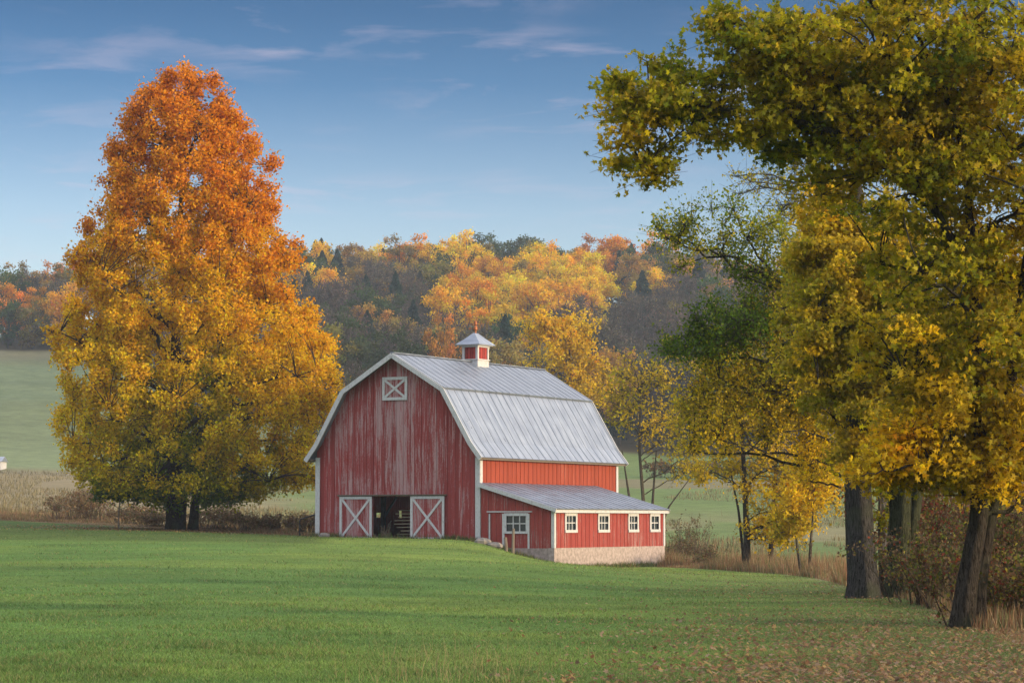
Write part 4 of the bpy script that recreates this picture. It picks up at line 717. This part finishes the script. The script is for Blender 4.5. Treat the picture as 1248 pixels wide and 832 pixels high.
def proto_conifer(seed, hgt=19., wid=4.6):
    rg = np.random.default_rng(seed); m = 2600; t = rg.random(m) ** .75; z = hgt * (1 - .9 * t ** 1.3); ang = rg.random(m) * 6.283; rr = wid * t * (.35 + .65 * rg.random(m) ** .5) * (1 + .22 * np.sin(z * 3.1 + ang * 2)); P = np.stack([np.cos(ang) * rr, np.sin(ang) * rr, z - rr * .25], 1); br = np.exp(rg.normal(0, .22, m)); cols = np.stack([br, br, br], 1)
    V, I, S, c = leaves(P, .45 + .3 * rg.random(m), cols, QUAD, rg, 1.0); V2, I2 = prisms(np.array([[0, 0, -1.]]), np.array([[0, 0, hgt * .9]]), np.array([.25]), np.array([.04]), 5); return (V, I, S, c, V2, I2)
protos = [proto_round(200 + i, hgt=15.5 + i % 3 * 1.5, wid=4.8 + (i % 4) * .6) for i in range(7)] + [proto_round(220 + i, True) for i in range(3)] + [proto_conifer(240 + i, 14.5 + 1.5 * i) for i in range(3)]
def proto_mesh(p, nm):
    V, I, S, c, V2, I2 = p; VV = np.concatenate([V, V2]); II = np.concatenate([I, (I2 + len(V)).ravel()]); SS = np.concatenate([S, np.full(len(I2), 4)]); cc = np.concatenate([c, np.tile((.075, .065, .06), (len(V2), 1))]); mi = np.concatenate([np.zeros(len(S)), np.ones(len(I2))])
    return np_mesh(nm, VV, SS, II, cc, [M_leaf, M_bark], mi)
PM = [proto_mesh(p, 'forest_tree') for p in protos]
rg = np.random.default_rng(123); cand = []
for d in np.arange(452, 745, 9.5):
    step = 9.5 + rg.random() * .6
    for x in np.arange(-.225 * d - 10, .225 * d + 10, step):
        xx = x + rg.uniform(-4, 4); yy = d + rg.uniform(-4.5, 4.5); px = colpx(xx, yy)
        if px < 180 and yy < 602: continue
        if px < 330 and yy < 520 and False: continue
        cand.append((xx, yy))
cand = np.array(cand); cz = gz(cand[:, 0], cand[:, 1])
SPEC = {'golden': ('bright golden broad', (.78, .47, .008)), 'orange': ('glowing orange round', (.68, .32, .008)), 'rust': ('red-orange round', (.54, .19, .010)), 'olive': ('dull olive-brown broad', (.22, .17, .04)), 'green': ('dark green rounded', (.055, .085, .03)),
        'tan': ('faded tan broad', (.38, .22, .04)), 'bare': ('grey nearly leafless', (.13, .10, .085)), 'pine': ('dark blue-green pointed evergreen', (.018, .042, .035)), 'yellow': ('pale yellow', (.62, .42, .02))}
def species(px, py, r, q):
    if px < 130: return ['orange', 'tan', 'olive', 'green', 'rust', 'bare'][int(r * 6)] if py < 360 else ['green', 'olive', 'pine', 'bare', 'bare'][int(r * 5)]
    if py < 322:
        if 520 < px < 700: return ['golden', 'orange', 'golden', 'olive', 'golden', 'green', 'tan'][int(r * 7)]
        if 700 <= px < 765: return ['rust', 'orange', 'rust'][int(r * 3)]
        if px >= 765: return ['green', 'olive', 'green', 'orange', 'pine'][int(r * 5)]
        return ['tan', 'olive', 'golden', 'tan', 'green', 'pine', 'golden', 'orange'][int(r * 8)]
    if py < 395 and 545 < px < 735: return ['golden', 'golden', 'golden', 'orange', 'golden', 'orange', 'olive', 'yellow'][int(r * 8)]
    if py < 350: return ['tan', 'olive', 'green', 'bare', 'golden', 'tan', 'pine'][int(r * 7)]
    return ['bare', 'pine', 'olive', 'bare', 'green', 'pine', 'bare', 'bare', 'tan', 'bare'][int(r * 10)]
info = []
for (x, y), z in zip(cand, cz):
    px = float(colpx(x, y)); h = 17.; py = HOR - (z + h * .8 - CAMZ) * F / y; sp = species(px, py, rg.random(), 0); info.append((x, y, z - (3.5 if px < 180 and y < 618 else 0), px, py, sp, rg.random() * 6.28, .85 + .35 * rg.random()))
def ptype(sp, r): return (10 + int(r * 3)) if sp == 'pine' else (7 + int(r * 3)) if sp == 'bare' else int(r * 7)
def visible(i):   # in view and not straight behind the barn or the near crowns
    x, y, z, px, py, *_ = i
    if px < -15 or px > 1265: return 9
    s = 0
    if px > 860: s += 3
    if 120 < px < 360: s += 3
    if 400 < px < 750 and py > 450: s += 2
    return s
order = sorted(range(len(info)), key=lambda i: (visible(info[i]), info[i][1])); things = set(order[:292])
tops = {}; rest = [[], [], [], []]; off = 0
def where(px, py):
    c = np.interp(px, [0], [0]); marks = [(30, 'over the far field'), (110, 'left of the big maple'), (240, 'behind the big maple'), (375, 'right of the big maple'), (420, 'above the left roof slope'), (480, 'above the barn peak'), (535, 'left of the cupola'), (580, 'straight above the cupola'), (625, 'just right of the cupola'), (665, 'above the far ridge end'), (710, 'above the barn\'s right end'), (760, 'right of the barn roof'), (815, 'behind the hawthorn twigs'), (900, 'behind the hawthorn crown'), (1050, 'behind the thick grey trunk'), (1200, 'behind the leaning maple')]
    m = min(marks, key=lambda q: abs(q[0] - px))[1]; r = 'on the skyline' if py < 318 else 'near the hilltop' if py < 345 else 'high on the slope' if py < 375 else 'at mid slope' if py < 415 else 'low on the slope' if py < 460 else 'at the foot of the hill'
    return r, m
seen = {}
for i, (x, y, z, px, py, sp, rot, sc) in enumerate(info):
    r = rg.random(); col = np.array(SPEC[sp][1]) * np.exp(rg.normal(0, .13)) * np.exp(rg.normal(0, .07, 3)); k = ptype(sp, r)
    if i in things:
        o = bpy.data.objects.new('forest_tree', PM[k]); COL.objects.link(o); o.location = (x, y, z); o.rotation_euler = (0, 0, rot); o.scale = (sc, sc, sc * (.9 + .2 * rg.random())); o.color = (*np.clip(col, 0, 1), 1)
        rr, mm = where(px, py); size = 'tall ' if sc > 1.1 else 'small ' if sc < .93 else ''
        tag(o, f'{size}{SPEC[sp][0]} tree {rr}, {mm}', 'tree', 'trees on the wooded hill')
    else:
        V, I, S, c, V2, I2 = protos[k]; s_ = slice(None); cr_, sr_ = math.cos(rot), math.sin(rot)
        if y > 690 or px < -15 or px > 1265 or True:
            V = V * sc; V = np.stack([V[:, 0] * cr_ - V[:, 1] * sr_ + x, V[:, 0] * sr_ + V[:, 1] * cr_ + y, V[:, 2] + z], 1)
            rest[0].append(V); rest[1].append(I + off); rest[2].append(S); rest[3].append(c * col); off += len(V)
o = link('far_woods', np_mesh('far_woods', np.concatenate(rest[0]), np.concatenate(rest[2]), np.concatenate(rest[1]), np.clip(np.concatenate(rest[3]), 0, 1), [M_leaf])); tag(o, 'remaining woods on the hill reading as one mass', 'woods', kind='stuff')
print('forest', len(info), 'things', len(things))
# trees standing free in front of the wood
for k, (px, d, sp, sc, lb) in enumerate([(540, 450, 'orange', .62, 'small orange tree standing just left of the cupola'), (400, 420, 'pine', 1.0, 'dark evergreen between the big maple and the barn roof'), (437, 400, 'bare', .9, 'leafless tree behind the left slope of the barn roof')]):
    o = bpy.data.objects.new('hillside_tree', PM[ptype(sp, .3)]); COL.objects.link(o); b = at(px, d); o.location = b; o.scale = (sc,) * 3; o.color = (*SPEC[sp][1], 1)
    if k == 0: o.location[2] = b[2] + 0; o.scale = (.62, .62, 1.25); o.color = (.42, .20, .03, 1)
    tag(o, lb, 'tree')
# hedges along the far field edges on the right
hg = 0
for px in range(800, 1260, 30):
    d = 372 + (px - 800) * .02 + rng.uniform(-4, 4); shrub('hedge_bush', f'brown hedge bush {"left" if px < 950 else "right"} part of the line across the far field', 'shrub', px, d, 3.2, 2.6, 30, 900, .34, mixcol([BRN, DRY, (.10, .10, .03), (.30, .15, .03)]), 300 + px, 'hedge across the far right field'); hg += 1
